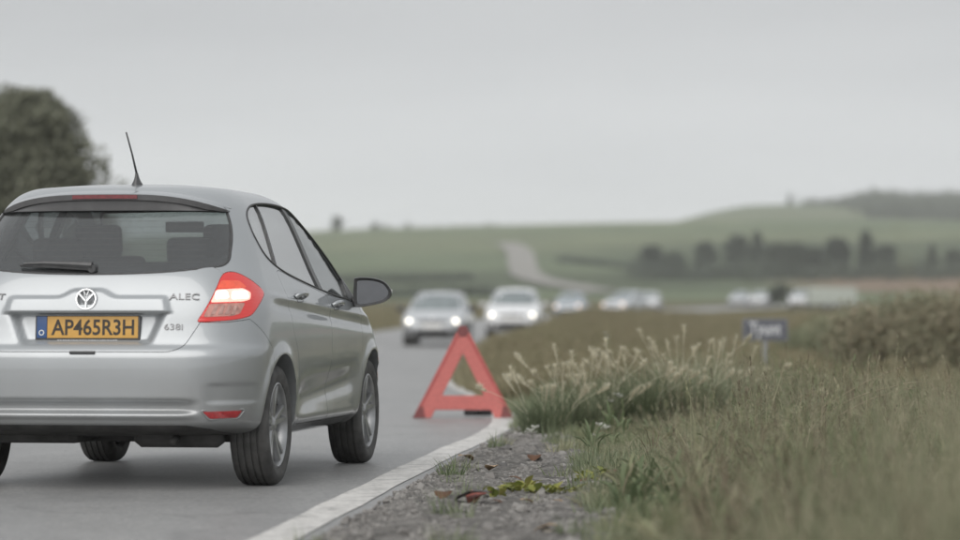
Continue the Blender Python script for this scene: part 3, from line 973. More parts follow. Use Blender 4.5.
LAMP_D = Vector((math.cos(R(38)), math.sin(R(38)), 0))      # looking into the right rear corner
LAMP_U = Vector((math.sin(R(38)), -math.cos(R(38)), 0))
LAMP = [(p.x, p.y) for p in rounded([(0.505, 0.838), (0.675, 1.082), (0.745, 1.092), (0.835, 1.055), (0.935, 0.990), (0.800, 0.872), (0.70, 0.850)], [0.015, 0.05, 0.08, 0.12, 0.03, 0.03, 0.1], 5)]
def lamp_prism(poly, side, a=-1.6, b=-0.14):
    pts, vec = [], LAMP_D * (b - a)
    for u, z in poly:
        p = LAMP_U * u + LAMP_D * a
        pts.append((p.x, p.y if side < 0 else -p.y, z))
    return prism("lamp", pts, (vec.x, vec.y if side < 0 else -vec.y, 0))

TG = [(p.x, p.y) for p in rounded([(-0.44, 0.692), (0.44, 0.692), (0.500, 0.715), (0.572, 0.836), (0.690, 1.078), (0.668, 1.165), (0.60, 1.20), (-0.60, 1.20), (-0.668, 1.165), (-0.690, 1.078), (-0.572, 0.836), (-0.500, 0.715)], 0.03, 4)]
DR_R = [(1.905, 0.298), (1.905, 0.985), (1.3, 1.055), (0.97, 1.105), (0.90, 1.10), (0.90, 0.96), (0.95, 0.80), (1.07, 0.66), (1.125, 0.50), (1.14, 0.36), (1.18, 0.298)]
DR_F = [(1.915, 0.298), (2.72, 0.298), (2.76, 0.36), (2.78, 0.60), (2.79, 0.85), (2.72, 0.945), (1.915, 0.985)]
pieces = []
def take(name, me_in, poly_me, poly_out_me):
    global base
    p = boolean(base, [poly_me], 'INTERSECT')
    base = boolean(base, [poly_out_me], 'DIFFERENCE')
    pieces.append((name, p))
    return p
GAP = 0.0030
for s in (-1, 1):
    take("tail_light", base, lamp_prism(LAMP, s), lamp_prism(outset(LAMP, GAP), s))
take("tailgate", base, prism("t", [(-0.3, a, b) for a, b in TG], (0.57, 0, 0)), prism("t", [(-0.3, a, b) for a, b in outset(TG, GAP)], (0.575, 0, 0)))
for s in (-1, 1):
    for nm, poly in (("rear_door", DR_R), ("front_door", DR_F)):
        poly = [(p.x, p.y) for p in rounded(poly, 0.03, 3)]
        take(nm, base, prism("d", [(a, s * 0.74, b) for a, b in outset(poly, -0.001)], (0, s * 0.5, 0)), prism("d", [(a, s * 0.735, b) for a, b in outset(poly, GAP - 0.001)], (0, s * 0.5, 0)))
VA = [(-0.74, 0.262), (-0.62, 0.308), (-0.52, 0.326), (0.52, 0.326), (0.62, 0.308), (0.74, 0.262), (0.74, 0.15), (-0.74, 0.15)]
take("rear_valance", base, prism("v", [(-0.3, a, b) for a, b in VA], (0.72, 0, 0)), prism("v", [(-0.3, a, b) for a, b in outset(VA, 0.0015)], (0.721, 0, 0)))
BP = [(-0.3, 0.18), (0.50, 0.18), (0.50, 0.70), (0.43, 0.74), (0.265, 0.852), (0.16, 0.836), (-0.3, 0.836)]
take("rear_bumper", base, prism("b", [(a, -1.2, b) for a, b in outset(BP, -0.001)], (0, 2.4, 0)), prism("b", [(a, -1.2, b) for a, b in outset(BP, GAP - 0.001)], (0, 2.4, 0)))

def lamp_mat():
    m, n, l, b = new_mat("tail_light_red")
    b.inputs["Base Color"].default_value = (0.42, 0.018, 0.02, 1)
    b.inputs["Roughness"].default_value = 0.12
    b.inputs["Coat Weight"].default_value = 1.0
    tc = n.new("ShaderNodeTexCoord")
    wv = n.new("ShaderNodeTexWave"); wv.inputs["Scale"].default_value = 18; wv.bands_direction = 'Z'
    l.new(tc.outputs["Object"], wv.inputs["Vector"])
    bp = n.new("ShaderNodeBump"); bp.inputs["Strength"].default_value = 0.15; bp.inputs["Distance"].default_value = 0.003
    l.new(wv.outputs["Fac"], bp.inputs["Height"]); l.new(bp.outputs["Normal"], b.inputs["Normal"])
    b.inputs["Emission Color"].default_value = (0.9, 0.05, 0.03, 1)
    b.inputs["Emission Strength"].default_value = 0.22
    return m
M['lamp_red'] = lamp_mat()
M['lamp_orange'] = pmat("tail_light_amber", (0.50, 0.06, 0.03), 0.12, coat=1.0, emit=(1.0, 0.13, 0.05), estr=0.28, noise=0.2, nscale=40)
M['lamp_clear'] = pmat("tail_light_clear", (0.50, 0.24, 0.20), 0.12, coat=1.0, noise=0.35, nscale=30)
M['lamp_lit'] = pmat("tail_light_lit", (0.9, 0.8, 0.75), 0.2, emit=(1.0, 0.84, 0.76), estr=1.05)
M['lamp_pink'] = pmat("tail_light_glow", (0.8, 0.4, 0.35), 0.2, emit=(1.0, 0.46, 0.36), estr=0.75, noise=0.25, nscale=25)
M['lamp_facet'] = pmat("tail_light_facet", (0.62, 0.38, 0.33), 0.1, metal=0.6, noise=0.2, nscale=40)
M['reflector'] = pmat("red_reflector", (0.36, 0.03, 0.035), 0.15, coat=1.0, noise=0.3, nscale=60)
for nm, me in [("body", base)] + pieces:
    skin_normals(me, body0, BV, dark_main, cabin=(nm == 'body'))
    lamp = nm == "tail_light"
    me.materials.clear()
    o = link_mesh(nm, me, [M['lamp_red'] if lamp else M['under'] if nm == 'rear_valance' else M['silver'], M['trim']] + ([M['headliner']] if nm == 'body' else []), CAR)

lamps = [o for o in CAR.children if o.name.startswith("tail_light")]
for o, s in zip(lamps, (-1, 1)):
    ax = (Vector((LAMP_D.x, LAMP_D.y if s < 0 else -LAMP_D.y, 0)), Vector((LAMP_U.x, LAMP_U.y if s < 0 else -LAMP_U.y, 0)))
    q = [(p.x, p.y) for p in rounded([(0.577, 0.935), (0.618, 0.998), (0.770, 1.006), (0.815, 0.985), (0.800, 0.950), (0.75, 0.940)], 0.012, 4)]
    patch("lit_strip", q, ax, BV, 0.0025, M['lamp_pink'], o, 0.03, 0.002)
    for u0, u1 in ((0.600, 0.672), (0.686, 0.790)):
        q = [(p.x, p.y) for p in rounded([(u0, 0.950), (u0 + 0.012, 0.990), (u1, 0.994), (u1 + 0.004, 0.956)], 0.012, 4)]
        patch("lamp_cell", q, ax, BV, 0.0042, M['lamp_lit'], o, 0.03, 0.001)
    for k in range(4):
        u0 = 0.572 + 0.034 * k
        q = [(u0, 0.876), (u0 + 0.022, 0.920), (u0 + 0.040, 0.921), (u0 + 0.022, 0.877)]
        patch("reflector_facet", q, ax, BV, 0.0040, M['lamp_facet'], o, 0.03, 0.001)
    q = [(p.x, p.y) for p in rounded([(0.535, 0.862), (0.572, 0.928), (0.765, 0.934), (0.725, 0.880), (0.68, 0.868)], 0.012, 4)]
    patch("clear_lens", q, ax, BV, 0.0022, M['lamp_clear'], o, 0.03, 0.002)
    q = [(p.x, p.y) for p in rounded([(0.623, 1.004), (0.655, 1.045), (0.76, 1.045), (0.80, 1.010)], 0.015, 4)]
    patch("amber_lens", q, ax, BV, 0.0018, M['lamp_orange'], o, 0.03, 0.002)

# glazing ----------------------------------------------------------
patch("rear_window", outset(RG, 0.004), 'X-', BV, -0.004, M['glass_rear'], CAR, 0.05, 0.004)
M['frit'] = pmat("window_frit", (0.03, 0.03, 0.032), 0.15, noise=0.2)
fl_ = [(a, 1.079 + 0.085 * (abs(a) / 0.665) ** 2 * 0.55) for a in np.linspace(-0.655, 0.655, 25)]
patch("window_frit", fl_ + [(a, b + 0.040 + 0.02 * (abs(a) / 0.655) ** 4) for a, b in fl_[::-1]], 'X-', BV, -0.0105, M['frit'], CAR, 0.05, 0.003)
surf_tube("rear_window_seal", outset(RG, 0.001), 'X-', BV, -0.004, 0.0075, M['trim'], CAR)
M['heater'] = pmat("heater_wire", (0.16, 0.13, 0.10), 0.5, noise=0.1)
for k in range(8):
    zz_ = 1.145 + k * 0.030
    surf_tube("heater_wire", [(a, zz_ + 0.012 * (1 - (a / 0.55) ** 2) * 0 ) for a in np.linspace(-0.55, 0.55, 15)], 'X-', BV, -0.010, 0.0011, M['heater'], CAR, closed=False, seg=4)
patch("windscreen", outset(WS, 0.006), 'X+', BV, -0.003, M['glass_screen'], CAR, 0.08, 0.004)
surf_tube("windscreen_seal", outset(WS, 0.002), 'X+', BV, -0.004, 0.010, M['trim'], CAR)
def clip_poly(poly, a, b, keep):
    """keep the side of line a-b"""
    out = []
    A, B = Vector(a), Vector(b); d = B - A
    side = lambda p: ((Vector(p) - A).x * d.y - (Vector(p) - A).y * d.x) * keep
    for i in range(len(poly)):
        p, q = poly[i], poly[(i + 1) % len(poly)]
        sp, sq = side(p), side(q)
        if sp >= 0: out.append(p)
        if (sp >= 0) != (sq >= 0):
            t = sp / (sp - sq); out.append((p[0] + (q[0] - p[0]) * t, p[1] + (q[1] - p[1]) * t))
    return out
DL = outset(DLOs, 0.004)
for s, ax in ((-1, 'Y-'), (1, 'Y+')):
    p1a, p1b = (0.955, 1.118), (1.115, 1.452)     # slim pillar
    p2a, p2b = (1.835, 0.995), (1.755, 1.462)     # centre pillar
    q1 = clip_poly(DL, p1a, p1b, -1)
    rest = clip_poly(DL, p1a, p1b, 1)
    q2 = clip_poly(rest, p2a, p2b, -1); q3 = clip_poly(rest, p2a, p2b, 1)
    patch("quarter_window", q1, ax, BV, -0.010, M['glass_side'], CAR, 0.06, 0.004)
    patch("rear_door_window", q2, ax, BV, -0.010, M['glass_side'], CAR, 0.06, 0.004)
    patch("front_door_window", q3, ax, BV, -0.010, M['glass'], CAR, 0.06, 0.004)
    for a, b, w in ((p1a, p1b, 0.014), (p2a, p2b, 0.042)):
        ql = [(a[0] - w, a[1] - 0.012), (a[0] + w, a[1] - 0.012), (b[0] + w * 0.8, b[1] + 0.004), (b[0] - w * 0.8, b[1] + 0.004)]
        patch("window_pillar", ql, ax, BV, -0.002, M['plastic'], CAR, 0.04, 0.03)
    ap = [(1.92, 1.440), (2.12, 1.370), (2.32, 1.239), (2.49, 1.089), (2.61, 0.958), (2.72, 0.955), (2.60, 1.095), (2.43, 1.255), (2.22, 1.392), (1.98, 1.462)]
    patch("front_pillar_trim", ap, ax, BV, 0.002, M['plastic'], CAR, 0.04, 0.004)
    surf_tube("window_seal", outset(DLOs, 0.001), ax, BV, -0.001, 0.0065, M['trim'], CAR)
    # chromed belt strip is absent: a slim body colour rail carries the roof edge
    rail = [(0.64, 1.478), (0.9, 1.492), (1.3, 1.5), (1.6, 1.492), (1.78, 1.47)]

# roof spoiler -------------------------------------------------------
def spoiler():
    V, F, mi = [], [], []
    YS = 0.600
    ysn = YS * np.sin(np.linspace(-math.pi / 2, math.pi / 2, 45))
    sec_n = 9
    lip = []
    for y in ysn:
        u = abs(y) / YS
        zl = 1.487 - 0.082 * u ** 3.2
        zb = 1.398 - 0.004 * u ** 2
        pb, _n = surf_point(BV, 'X-', y, zl)
        pu, _n = surf_point(BV, 'X-', y, zb)
        lipx = pb.x - 0.115 * (1 - u ** 3.5) - 0.004
        th = min(0.030, 0.7 * (zl - zb))
        top, _n = surf_point(BV, 'X-', y * 0.985, min(zl + 0.030, 1.535))
        sec = [(top.x + 0.02, zl + 0.024), (0.5 * (top.x + lipx), zl + 0.020 * (1 - 0.3 * u)), (lipx + 0.025, zl + 0.006), (lipx + 0.004, zl - 0.001), (lipx, zl - 0.005 * (1 - u)), (lipx + 0.003, zl - th), (lipx + 0.015, zl - th - 0.004), (pu.x - 0.012, zb + 0.006), (pu.x + 0.03, zb)]
        lip.append((lipx, y, zl))
        for (x, z) in sec: V.append((x, y, z))
    for i in range(len(ysn) - 1):
        for j in range(sec_n - 1):
            F.append((i * sec_n + j, i * sec_n + j + 1, (i + 1) * sec_n + j + 1, (i + 1) * sec_n + j)); mi.append(0 if j < 3 else 1)
    for e in (0, len(ysn) - 1):
        f = [e * sec_n + j for j in range(sec_n)]
        F.append(f if e else f[::-1]); mi.append(1)
    me = mesh_from(V, F)
    bm = bmesh.new(); bm.from_mesh(me); recalc(bm); bm.to_mesh(me); bm.free()
    o = link_mesh("roof_spoiler", me, [M['silver'], pmat("spoiler_grey", (0.10, 0.10, 0.103), 0.45, noise=0.1, nscale=20)], CAR)
    me.polygons.foreach_set("material_index", mi)
    auto_smooth(o, 45)
    # high brake light in its rear face
    V, F = [], []
    n = 14
    LP = np.array(lip)
    for i in range(n):
        y = -0.17 + 0.34 * i / (n - 1)
        x = float(np.interp(y, LP[:, 1], LP[:, 0])) - 0.003
        z = float(np.interp(y, LP[:, 1], LP[:, 2]))
        V += [(x, y, z - 0.004), (x, y, z - 0.024), (x + 0.02, y, z - 0.024), (x + 0.02, y, z - 0.004)]
    for i in range(n - 1):
        for j in range(4):
            F.append((i * 4 + j, i * 4 + (j + 1) % 4, (i + 1) * 4 + (j + 1) % 4, (i + 1) * 4 + j))
    F += [(0, 1, 2, 3), (n * 4 - 1, n * 4 - 2, n * 4 - 3, n * 4 - 4)]
    obj("brake_light", V, F, pmat("high_brake_light", (0.16, 0.015, 0.02), 0.2, coat=1.0, noise=0.3, nscale=50), CAR, smooth=False)
spoiler()

# rear details -------------------------------------------------------
def rear_frame(y, z, off=0.0):
    p, n_ = surf_point(BV, 'X-', y, z, off); return p, n_

# wiper
pv, _n = rear_frame(0.0, 1.104, 0.0)
bm = bmesh.new()
wp = [surf_point(BV, 'X-', a, b, 0.022)[0] for a, b in ((0.0, 1.106), (0.12, 1.113), (0.25, 1.119), (0.36, 1.116))]
add_tube(bm, wp, [0.020, 0.017, 0.013, 0.007], 8)
wp2 = [surf_point(BV, 'X-', a, b, 0.014)[0] for a, b in ((0.02, 1.094), (0.12, 1.100), (0.25, 1.107), (0.38, 1.114))]
add_tube(bm, wp2, [0.008] * 4, 6)
add_tube(bm, [pv + Vector((0.02, 0, 0)), pv + Vector((-0.028, 0, 0))], [0.024, 0.020], 14)
recalc(bm)
auto_smooth(bm_obj("rear_wiper", bm, M['plastic'], CAR), 40)

# badge: ring and a three armed emblem
pb, nb = rear_frame(0.0, 0.951, 0.0)
badge = empty("badge"); badge.parent = CAR; badge.location = pb + Vector((-0.004, 0, 0)); badge.rotation_euler = (R(-8), 0, R(-90))
# badge local: x to the right of the car, y into the car, z up
bm = bmesh.new()
lathe(bm, [(0.044, 0.004), (0.044, -0.006), (0.047, -0.010), (0.052, -0.010), (0.055, -0.006), (0.056, 0.004)], 48, 'Y'); recalc(bm)
auto_smooth(bm_obj("ring", bm, M['chrome'], badge), 40)
bm = bmesh.new()
lathe(bm, [(0.0005, -0.001), (0.045, -0.001), (0.045, 0.004)], 40, 'Y'); recalc(bm)
bm_obj("disc", bm, pmat("badge_backing", (0.30, 0.31, 0.32), 0.3, metal=0.6, noise=0.1), badge)
bm = bmesh.new()
def bar(p, q, w0, w1):
    P, Q = Vector((p[0], 0, p[1])), Vector((q[0], 0, q[1])); d = (Q - P).normalized(); s_ = Vector((-d.z, 0, d.x))
    a = [bm.verts.new(P + s_ * w0 + Vector((0, -0.001, 0))), bm.verts.new(P - s_ * w0 + Vector((0, -0.001, 0))), bm.verts.new(Q - s_ * w1 + Vector((0, -0.001, 0))), bm.verts.new(Q + s_ * w1 + Vector((0, -0.001, 0)))]
    b = [bm.verts.new(P + s_ * w0 * .6 + Vector((0, -0.009, 0))), bm.verts.new(P - s_ * w0 * .6 + Vector((0, -0.009, 0))), bm.verts.new(Q - s_ * w1 * .6 + Vector((0, -0.009, 0))), bm.verts.new(Q + s_ * w1 * .6 + Vector((0, -0.009, 0)))]
    bm.faces.new(b); bm.faces.new(a[::-1])
    for i in range(4): bm.faces.new((a[i], a[(i + 1) % 4], b[(i + 1) % 4], b[i]))
bar((-0.036, 0.027), (0.0, -0.012), 0.0075, 0.0075); bar((0.036, 0.027), (0.0, -0.012), 0.0075, 0.0075)
bar((0.0, -0.008), (0.0, -0.045), 0.0075, 0.0065)
bar((-0.012, 0.040), (-0.005, 0.020), 0.004, 0.003); bar((0.012, 0.040), (0.005, 0.020), 0.004, 0.003)
recalc(bm)
bm_obj("emblem", bm, pmat("badge_chrome", (0.50, 0.51, 0.52), 0.25, metal=1.0, noise=0.1), badge, smooth=False)

def rear_text(name, txt, y, z, size, mat, sx=1.0, bold=0.0, ext=0.002, par=None):
    p, n_ = surf_point(BV, 'X-', y, z, 0.003)
    me = text_mesh(txt, size, ext, bold, sx)
    o = link_mesh(name, me, mat, par or CAR)
    # glyph x -> car right (-y), glyph y -> up along the surface, glyph z -> out
    n_ = Vector((n_.x, n_.y, n_.z)).normalized()
    xr = Vector((0, 0, 1)).cross(n_).normalized()   # to the right as seen from behind
    up = n_.cross(xr)
    o.matrix_local = Matrix.Translation(p) @ Matrix((xr, up, n_)).transposed().to_4x4()
    return o
M['dark_chrome'] = pmat("dark_chrome", (0.17, 0.17, 0.175), 0.3, metal=0.8, noise=0.1)
rear_text("model_lettering", "ALEC", -0.490, 0.962, 0.048, M['dark_chrome'], 1.35)
rear_text("engine_lettering", "638i", -0.445, 0.812, 0.044, M['dark_chrome'], 1.3)
rear_text("model_lettering", "ATT", 0.490, 0.962, 0.048, M['dark_chrome'], 1.35)

# number plate
px_, _n = surf_point(BV, 'X-', 0.0, 0.80, 0.0)
plate = empty("number_plate"); plate.parent = CAR
plate.location = (px_.x - 0.012, 0.0, 0.806); plate.rotation_euler = (R(-4), 0, R(-90))
# plate local: x right, y into the car, z up
M['plate_yellow'] = pmat("plate_yellow", (0.60, 0.34, 0.08), 0.4, noise=0.06, nscale=30)
M['plate_blue'] = pmat("plate_blue", (0.035, 0.085, 0.22), 0.35, noise=0.1, nscale=30)
M['plate_ink'] = pmat("plate_ink", (0.035, 0.028, 0.022), 0.5, noise=0.1)
M['white'] = pmat("white_print", (0.75, 0.76, 0.76), 0.5, noise=0.05)
rbox("frame", (0, 0.006, -0.004), (0.540, 0.016, 0.136), 0.006, M['plastic'], plate)
o = rbox("yellow_panel", (0.026, -0.0035, 0.006), (0.466, 0.004, 0.108), 0.0015, M['plate_yellow'], plate)
rbox("blue_panel", (-0.235, -0.0035, 0.006), (0.052, 0.004, 0.108), 0.0015, M['plate_blue'], plate)
me = text_mesh("AP465R3H", 0.112, 0.0008, 0.0018, 0.80)
xs_ = [v.co.x for v in me.vertices]; yv = [v.co.y for v in me.vertices]
sx_, sy_ = 0.425 / (max(xs_) - min(xs_)), 0.080 / (max(yv) - min(yv))
me.transform(Matrix.Translation((-(max(xs_) + min(xs_)) / 2, -(max(yv) + min(yv)) / 2, 0)))
me.transform(Matrix.Diagonal((sx_, sy_, 1, 1)))
o = link_mesh("lettering", me, M['plate_ink'], plate); o.location = (0.027, -0.0065, 0.006); o.rotation_euler = (R(90), 0, 0)
bm = bmesh.new(); lathe(bm, [(0.0095, -0.001), (0.0145, -0.001), (0.0145, 0.001), (0.0095, 0.001)], 24, 'Y', closed=True); recalc(bm)
o = bm_obj("circle_mark", bm, M['white'], plate); o.location = (-0.236, -0.0065, -0.022)
bm = bmesh.new()
x = -0.155
while x < 0.15:
    w = random.uniform(0.004, 0.014); add_box(bm, (x + w / 2, -0.0028, -0.060), (w, 0.0012, 0.0055)); x += w + random.uniform(0.003, 0.006)
bm_obj("frame_print", bm, M['white'], plate, smooth=False)
# plate lamps housing, latch tab under the tailgate, reflectors
rbox("tailgate_latch", (0.024, 0.0, 0.688), (0.05, 0.13, 0.014), 0.005, M['plastic'], CAR)
for s in (-1, 1):
    ql = [(s * 0.600, 0.396), (s * 0.768, 0.400), (s * 0.745, 0.366), (s * 0.632, 0.362)]
    patch("reflector", [(p.x, p.y) for p in rounded(ql, 0.008, 3)], 'X-', BV, 0.004, M['reflector'], CAR, 0.03, 0.006)
    surf_tube("reflector_trim", [(p.x, p.y) for p in rounded([(s * 0.590, 0.402), (s * 0.780, 0.406), (s * 0.750, 0.360), (s * 0.627, 0.356)], 0.012, 3)], 'X-', BV, 0.002, 0.004, M['silver'], CAR)

# aerial
pa, na = Vector((0, 0, 0)), None
loc, nn, fi, d_ = BV.ray_cast(Vector((0.86, -0.045, 3)), Vector((0, 0, -1)))
bm = bmesh.new()
rings = []
for z, rx, ry, ox in ((-0.006, 0.048, 0.030, 0), (0.006, 0.044, 0.026, 0), (0.02, 0.03, 0.018, -0.004), (0.04, 0.017, 0.011, -0.008), (0.062, 0.010, 0.007, -0.013)):
    rings.append([bm.verts.new((loc.x + ox + rx * math.cos(a), loc.y + ry * math.sin(a), loc.z + z)) for a in np.linspace(0, 2 * math.pi, 17)[:-1]])
for a, b in zip(rings[:-1], rings[1:]):
    for k in range(16): bm.faces.new((a[k], a[(k + 1) % 16], b[(k + 1) % 16], b[k]))
bm.faces.new(rings[-1])
add_tube(bm, [loc + Vector((-0.013, 0, 0.058)), loc + Vector((-0.06, 0.012, 0.16)), loc + Vector((-0.115, 0.028, 0.268))], [0.0062, 0.0050, 0.0045], 8)
recalc(bm)
bm_obj("aerial", bm, M['plastic'], CAR)

# door handles, mirrors -----------------------------------------------
for s, ax in ((-1, 'Y-'), (1, 'Y+')):
    for hx, hz in ((1.16, 0.965), (2.06, 0.925)):
        bm = bmesh.new()
        P = [surf_point(BV, ax, hx - 0.09, hz, 0.002)[0], surf_point(BV, ax, hx - 0.075, hz + 0.004, 0.030)[0], surf_point(BV, ax, hx, hz + 0.006, 0.038)[0], surf_point(BV, ax, hx + 0.075, hz + 0.004, 0.030)[0], surf_point(BV, ax, hx + 0.09, hz, 0.002)[0]]
        add_tube(bm, catmull(P, 4, closed=False), 0.013, 8); recalc(bm)
        bm_obj("door_handle", bm, M['silver'], CAR)
        q = [(p.x, p.y) for p in rounded([(hx - 0.07, hz - 0.026), (hx + 0.07, hz - 0.026), (hx + 0.07, hz + 0.02), (hx - 0.07, hz + 0.02)], 0.03, 4)]
        patch("handle_recess", q, ax, BV, 0.0015, M['plastic'], CAR, 0.04, 0.002)
    # mirror
    mr = empty("wing_mirror"); mr.parent = CAR; mr.location = (2.56, s * 0.965, 1.0); mr.rotation_euler = (0, 0, R(-7) if s > 0 else R(7))
    k = -s  # +1 on the right: local outboard is -y
    bm = bmesh.new()
    rings = []
    for t, sc in ((0.0, 1.0), (0.02, 1.04), (0.05, 0.98), (0.085, 0.82), (0.115, 0.5), (0.125, 0.12)):
        prof = [(-0.106, 0.060), (-0.092, 0.084), (-0.01, 0.084), (0.062, 0.064), (0.102, 0.018), (0.100, -0.022), (0.06, -0.052), (-0.01, -0.070), (-0.088, -0.080), (-0.106, -0.058)]
        pr_ = catmull([(a, b, 0) for a, b in prof], 3)
        rings.append([bm.verts.new((t, -k * p.x * sc, p.y * sc)) for p in pr_])
    for a, b in zip(rings[:-1], rings[1:]):
        n_ = len(a)
        for i in range(n_): bm.faces.new((a[i], a[(i + 1) % n_], b[(i + 1) % n_], b[i]))
    bm.faces.new(rings[-1])
    # recessed rim towards the glass
    inn = [bm.verts.new((0.014, v.co.y * 0.84, v.co.z * 0.82)) for v in rings[0]]
    n_ = len(inn)
    for i in range(n_): bm.faces.new((rings[0][i], inn[i], inn[(i + 1) % n_], rings[0][(i + 1) % n_]))
    recalc(bm)
    auto_smooth(bm_obj("housing", bm, M['plastic'], mr), 50)
    bm = bmesh.new()
    f = bm.faces.new([bm.verts.new((0.012, v.co.y * 0.0 + -k * p.x * 0.845, p.y * 0.825)) for p, v in zip(pr_, [type('q', (), {'co': Vector()})()] * len(pr_))])
    recalc(bm)
    if f.normal.x > 0: f.normal_flip()
    bm_obj("mirror_glass", bm, pmat("mirror_glass", (0.15, 0.153, 0.16), 0.10, metal=1.0, noise=0.05), mr, smooth=False)
    bm = bmesh.new()
    a = Vector((0.05, k * 0.09, -0.045)); 
    add_tube(bm, [Vector((0.05, k * 0.05, -0.035)), Vector((0.055, k * 0.12, -0.055)), Vector((0.055, k * 0.20, -0.07))], [0.030, 0.030, 0.042], 10); recalc(bm)
    bm_obj("arm", bm, M['plastic'], mr)
    o = rbox("side_indicator", (0.03, -k * 0.106, 0.008), (0.02, 0.010, 0.022), 0.004, pmat("clear_indicator", (0.8, 0.8, 0.8), 0.1, coat=1.0, noise=0.05), mr)
    # sail panel at the foot of the window
    q = [(2.46, 0.955), (2.70, 0.952), (2.50, 1.08)]
    patch("mirror_base", q, ax, BV, 0.004, M['plastic'], CAR, 0.05, 0.02)

# cabin -----------------------------------------------------------
def seat(x, y, w, front=True):
    st = empty("seat"); st.parent = CAR; st.location = (x, y, 0.0)
    rbox("cushion", (0.18, 0, 0.60), (0.5, w, 0.16), 0.05, M['seat'], st)
    rbox("backrest", (-0.10, 0, 0.90), (0.13, w, 0.60 if front else 0.50), 0.055, M['seat'], st, (0, R(-14), 0), 4)
    for yy in ((0,) if w < 0.7 else (-0.36, 0.36)):
        rbox("headrest", (-0.205, yy, 1.275 if front else 1.20), (0.09, 0.26, 0.18 if front else 0.15), 0.045, M['seat'], st, (0, R(-10), 0), 4)
        for q in (-0.05, 0.05):
            bm = bmesh.new(); add_tube(bm, [(-0.17, yy + q, 1.10), (-0.20, yy + q, 1.24)], 0.006, 6)
            recalc(bm); bm_obj("headrest_post", bm, M['chrome'], st)
seat(1.75, 0.36, 0.50); seat(1.75, -0.36, 0.50); seat(0.98, 0.0, 1.25, False)
rbox("dashboard", (2.70, 0, 0.84), (0.42, 1.36, 0.26), 0.09, M['cabin'], CAR)
rbox("parcel_shelf", (0.60, 0, 0.985), (0.42, 1.16, 0.03), 0.01, M['seat'], CAR)
rbox("rear_view_mirror", (2.02, 0.0, 1.365), (0.03, 0.22, 0.06), 0.012, M['plastic'], CAR)
bm = bmesh.new()
ring = [Vector((2.40 + 0.08 * math.sin(a), 0.36 + 0.18 * math.cos(a), 0.98 + 0.17 * math.sin(a))) for a in np.linspace(0, 2 * math.pi, 29)]
add_tube(bm, ring + ring[1:2], 0.016, 8, cap=False)
for a in (math.pi, 0, -math.pi / 2): add_tube(bm, [Vector((2.40, 0.36, 0.98)), Vector((2.40 + 0.08 * math.sin(a), 0.36 + 0.18 * math.cos(a), 0.98 + 0.17 * math.sin(a)))], 0.016, 6)
add_tube(bm, [Vector((2.40, 0.36, 0.98)), Vector((2.62, 0.36, 0.90))], 0.03, 8)
recalc(bm); bm_obj("steering_wheel", bm, M['plastic'], CAR)

# wheels and underside --------------------------------------------------
for s in (-1, 1):
    for cx in (XR_W, XF_W):
        w = make_wheel(CAR, (cx, s * (0.765 if s > 0 else 0.745), WZ), flip=(s > 0), r=WR)
bm = bmesh.new()
add_tube(bm, [(XR_W, -0.66, 0.31), (XR_W - 0.03, -0.4, 0.29), (XR_W - 0.03, 0.4, 0.29), (XR_W, 0.66, 0.31)], [0.05, 0.045, 0.045, 0.05], 10)
recalc(bm); bm_obj("rear_axle", bm, M['under'], CAR)
bm = bmesh.new()
add_tube(bm, [(0.40, -0.62, 0.27), (0.40, -0.59, 0.265), (0.40, -0.20, 0.265), (0.40, -0.17, 0.27)], [0.04, 0.062, 0.062, 0.04], 12)
add_tube(bm, [(0.40, -0.38, 0.262), (0.30, -0.40, 0.250), (0.20, -0.41, 0.242)], 0.018, 10)
add_tube(bm, [(0.40, -0.25, 0.27), (0.9, -0.10, 0.255), (2.6, -0.05, 0.25)], 0.028, 8)
recalc(bm); bm_obj("exhaust", bm, M['under'], CAR)
rbox("spare_wheel_well", (0.62, 0.36, 0.255), (0.40, 0.44, 0.07), 0.03, M['under'], CAR)
rbox("underbody_tray", (1.85, 0, 0.238), (2.0, 1.15, 0.05), 0.015, M['under'], CAR)

# ------------------------------------------------------------------ warning triangle
M['tri_red'] = pmat("reflective_red", (0.54, 0.155, 0.14), 0.45, noise=0.12, nscale=60, bump=0.1, bscale=300)
M['tri_dark'] = pmat("dark_red_cap", (0.19, 0.055, 0.055), 0.5, noise=0.2, nscale=30)
TX, TY = (463 - 480) * 25.9 / 3061, 25.9
tri = empty("warning_triangle", (TX, TY, 0.004), R(1))
tag(tri, "large red warning triangle standing on the road edge line beside the grass", "warning triangle")
def extr(name, polys, y0, y1, mat, parent, bev=0.0):
    bm = bmesh.new()
    vm = {}
    def v(p):
        k = (round(p[0], 4), round(p[1], 4))
        if k not in vm: vm[k] = bm.verts.new((p[0], y0, p[1]))
        return vm[k]
    fs = [bm.faces.new([v(p) for p in pl]) for pl in polys]
    ex = bmesh.ops.extrude_face_region(bm, geom=fs)
    for g in ex["geom"]:
        if isinstance(g, bmesh.types.BMVert): g.co.y = y1
    recalc(bm)
    if bev: 
        eds = [e for e in bm.edges if len(e.link_faces) == 2 and e.calc_face_angle(0) > 0.6]
        bmesh.ops.bevel(bm, geom=eds, offset=bev, segments=2, affect='EDGES')
    return bm_obj(name, bm, mat, parent, smooth=False)
fr_l = [(-0.424, 0.0), (-0.268, 0.0), (-0.236, 0.066), (-0.176, 0.188), (0.0, 0.545), (0.0, 0.775), (-0.026, 0.775)]
fr_r = [(-x, z) for x, z in fr_l][::-1]
fr_b = [(-0.236, 0.066), (0.236, 0.066), (0.176, 0.188), (-0.176, 0.188)]
extr("frame", [fr_l, fr_r, fr_b], -0.012, 0.014, M['tri_red'], tri, 0.004)
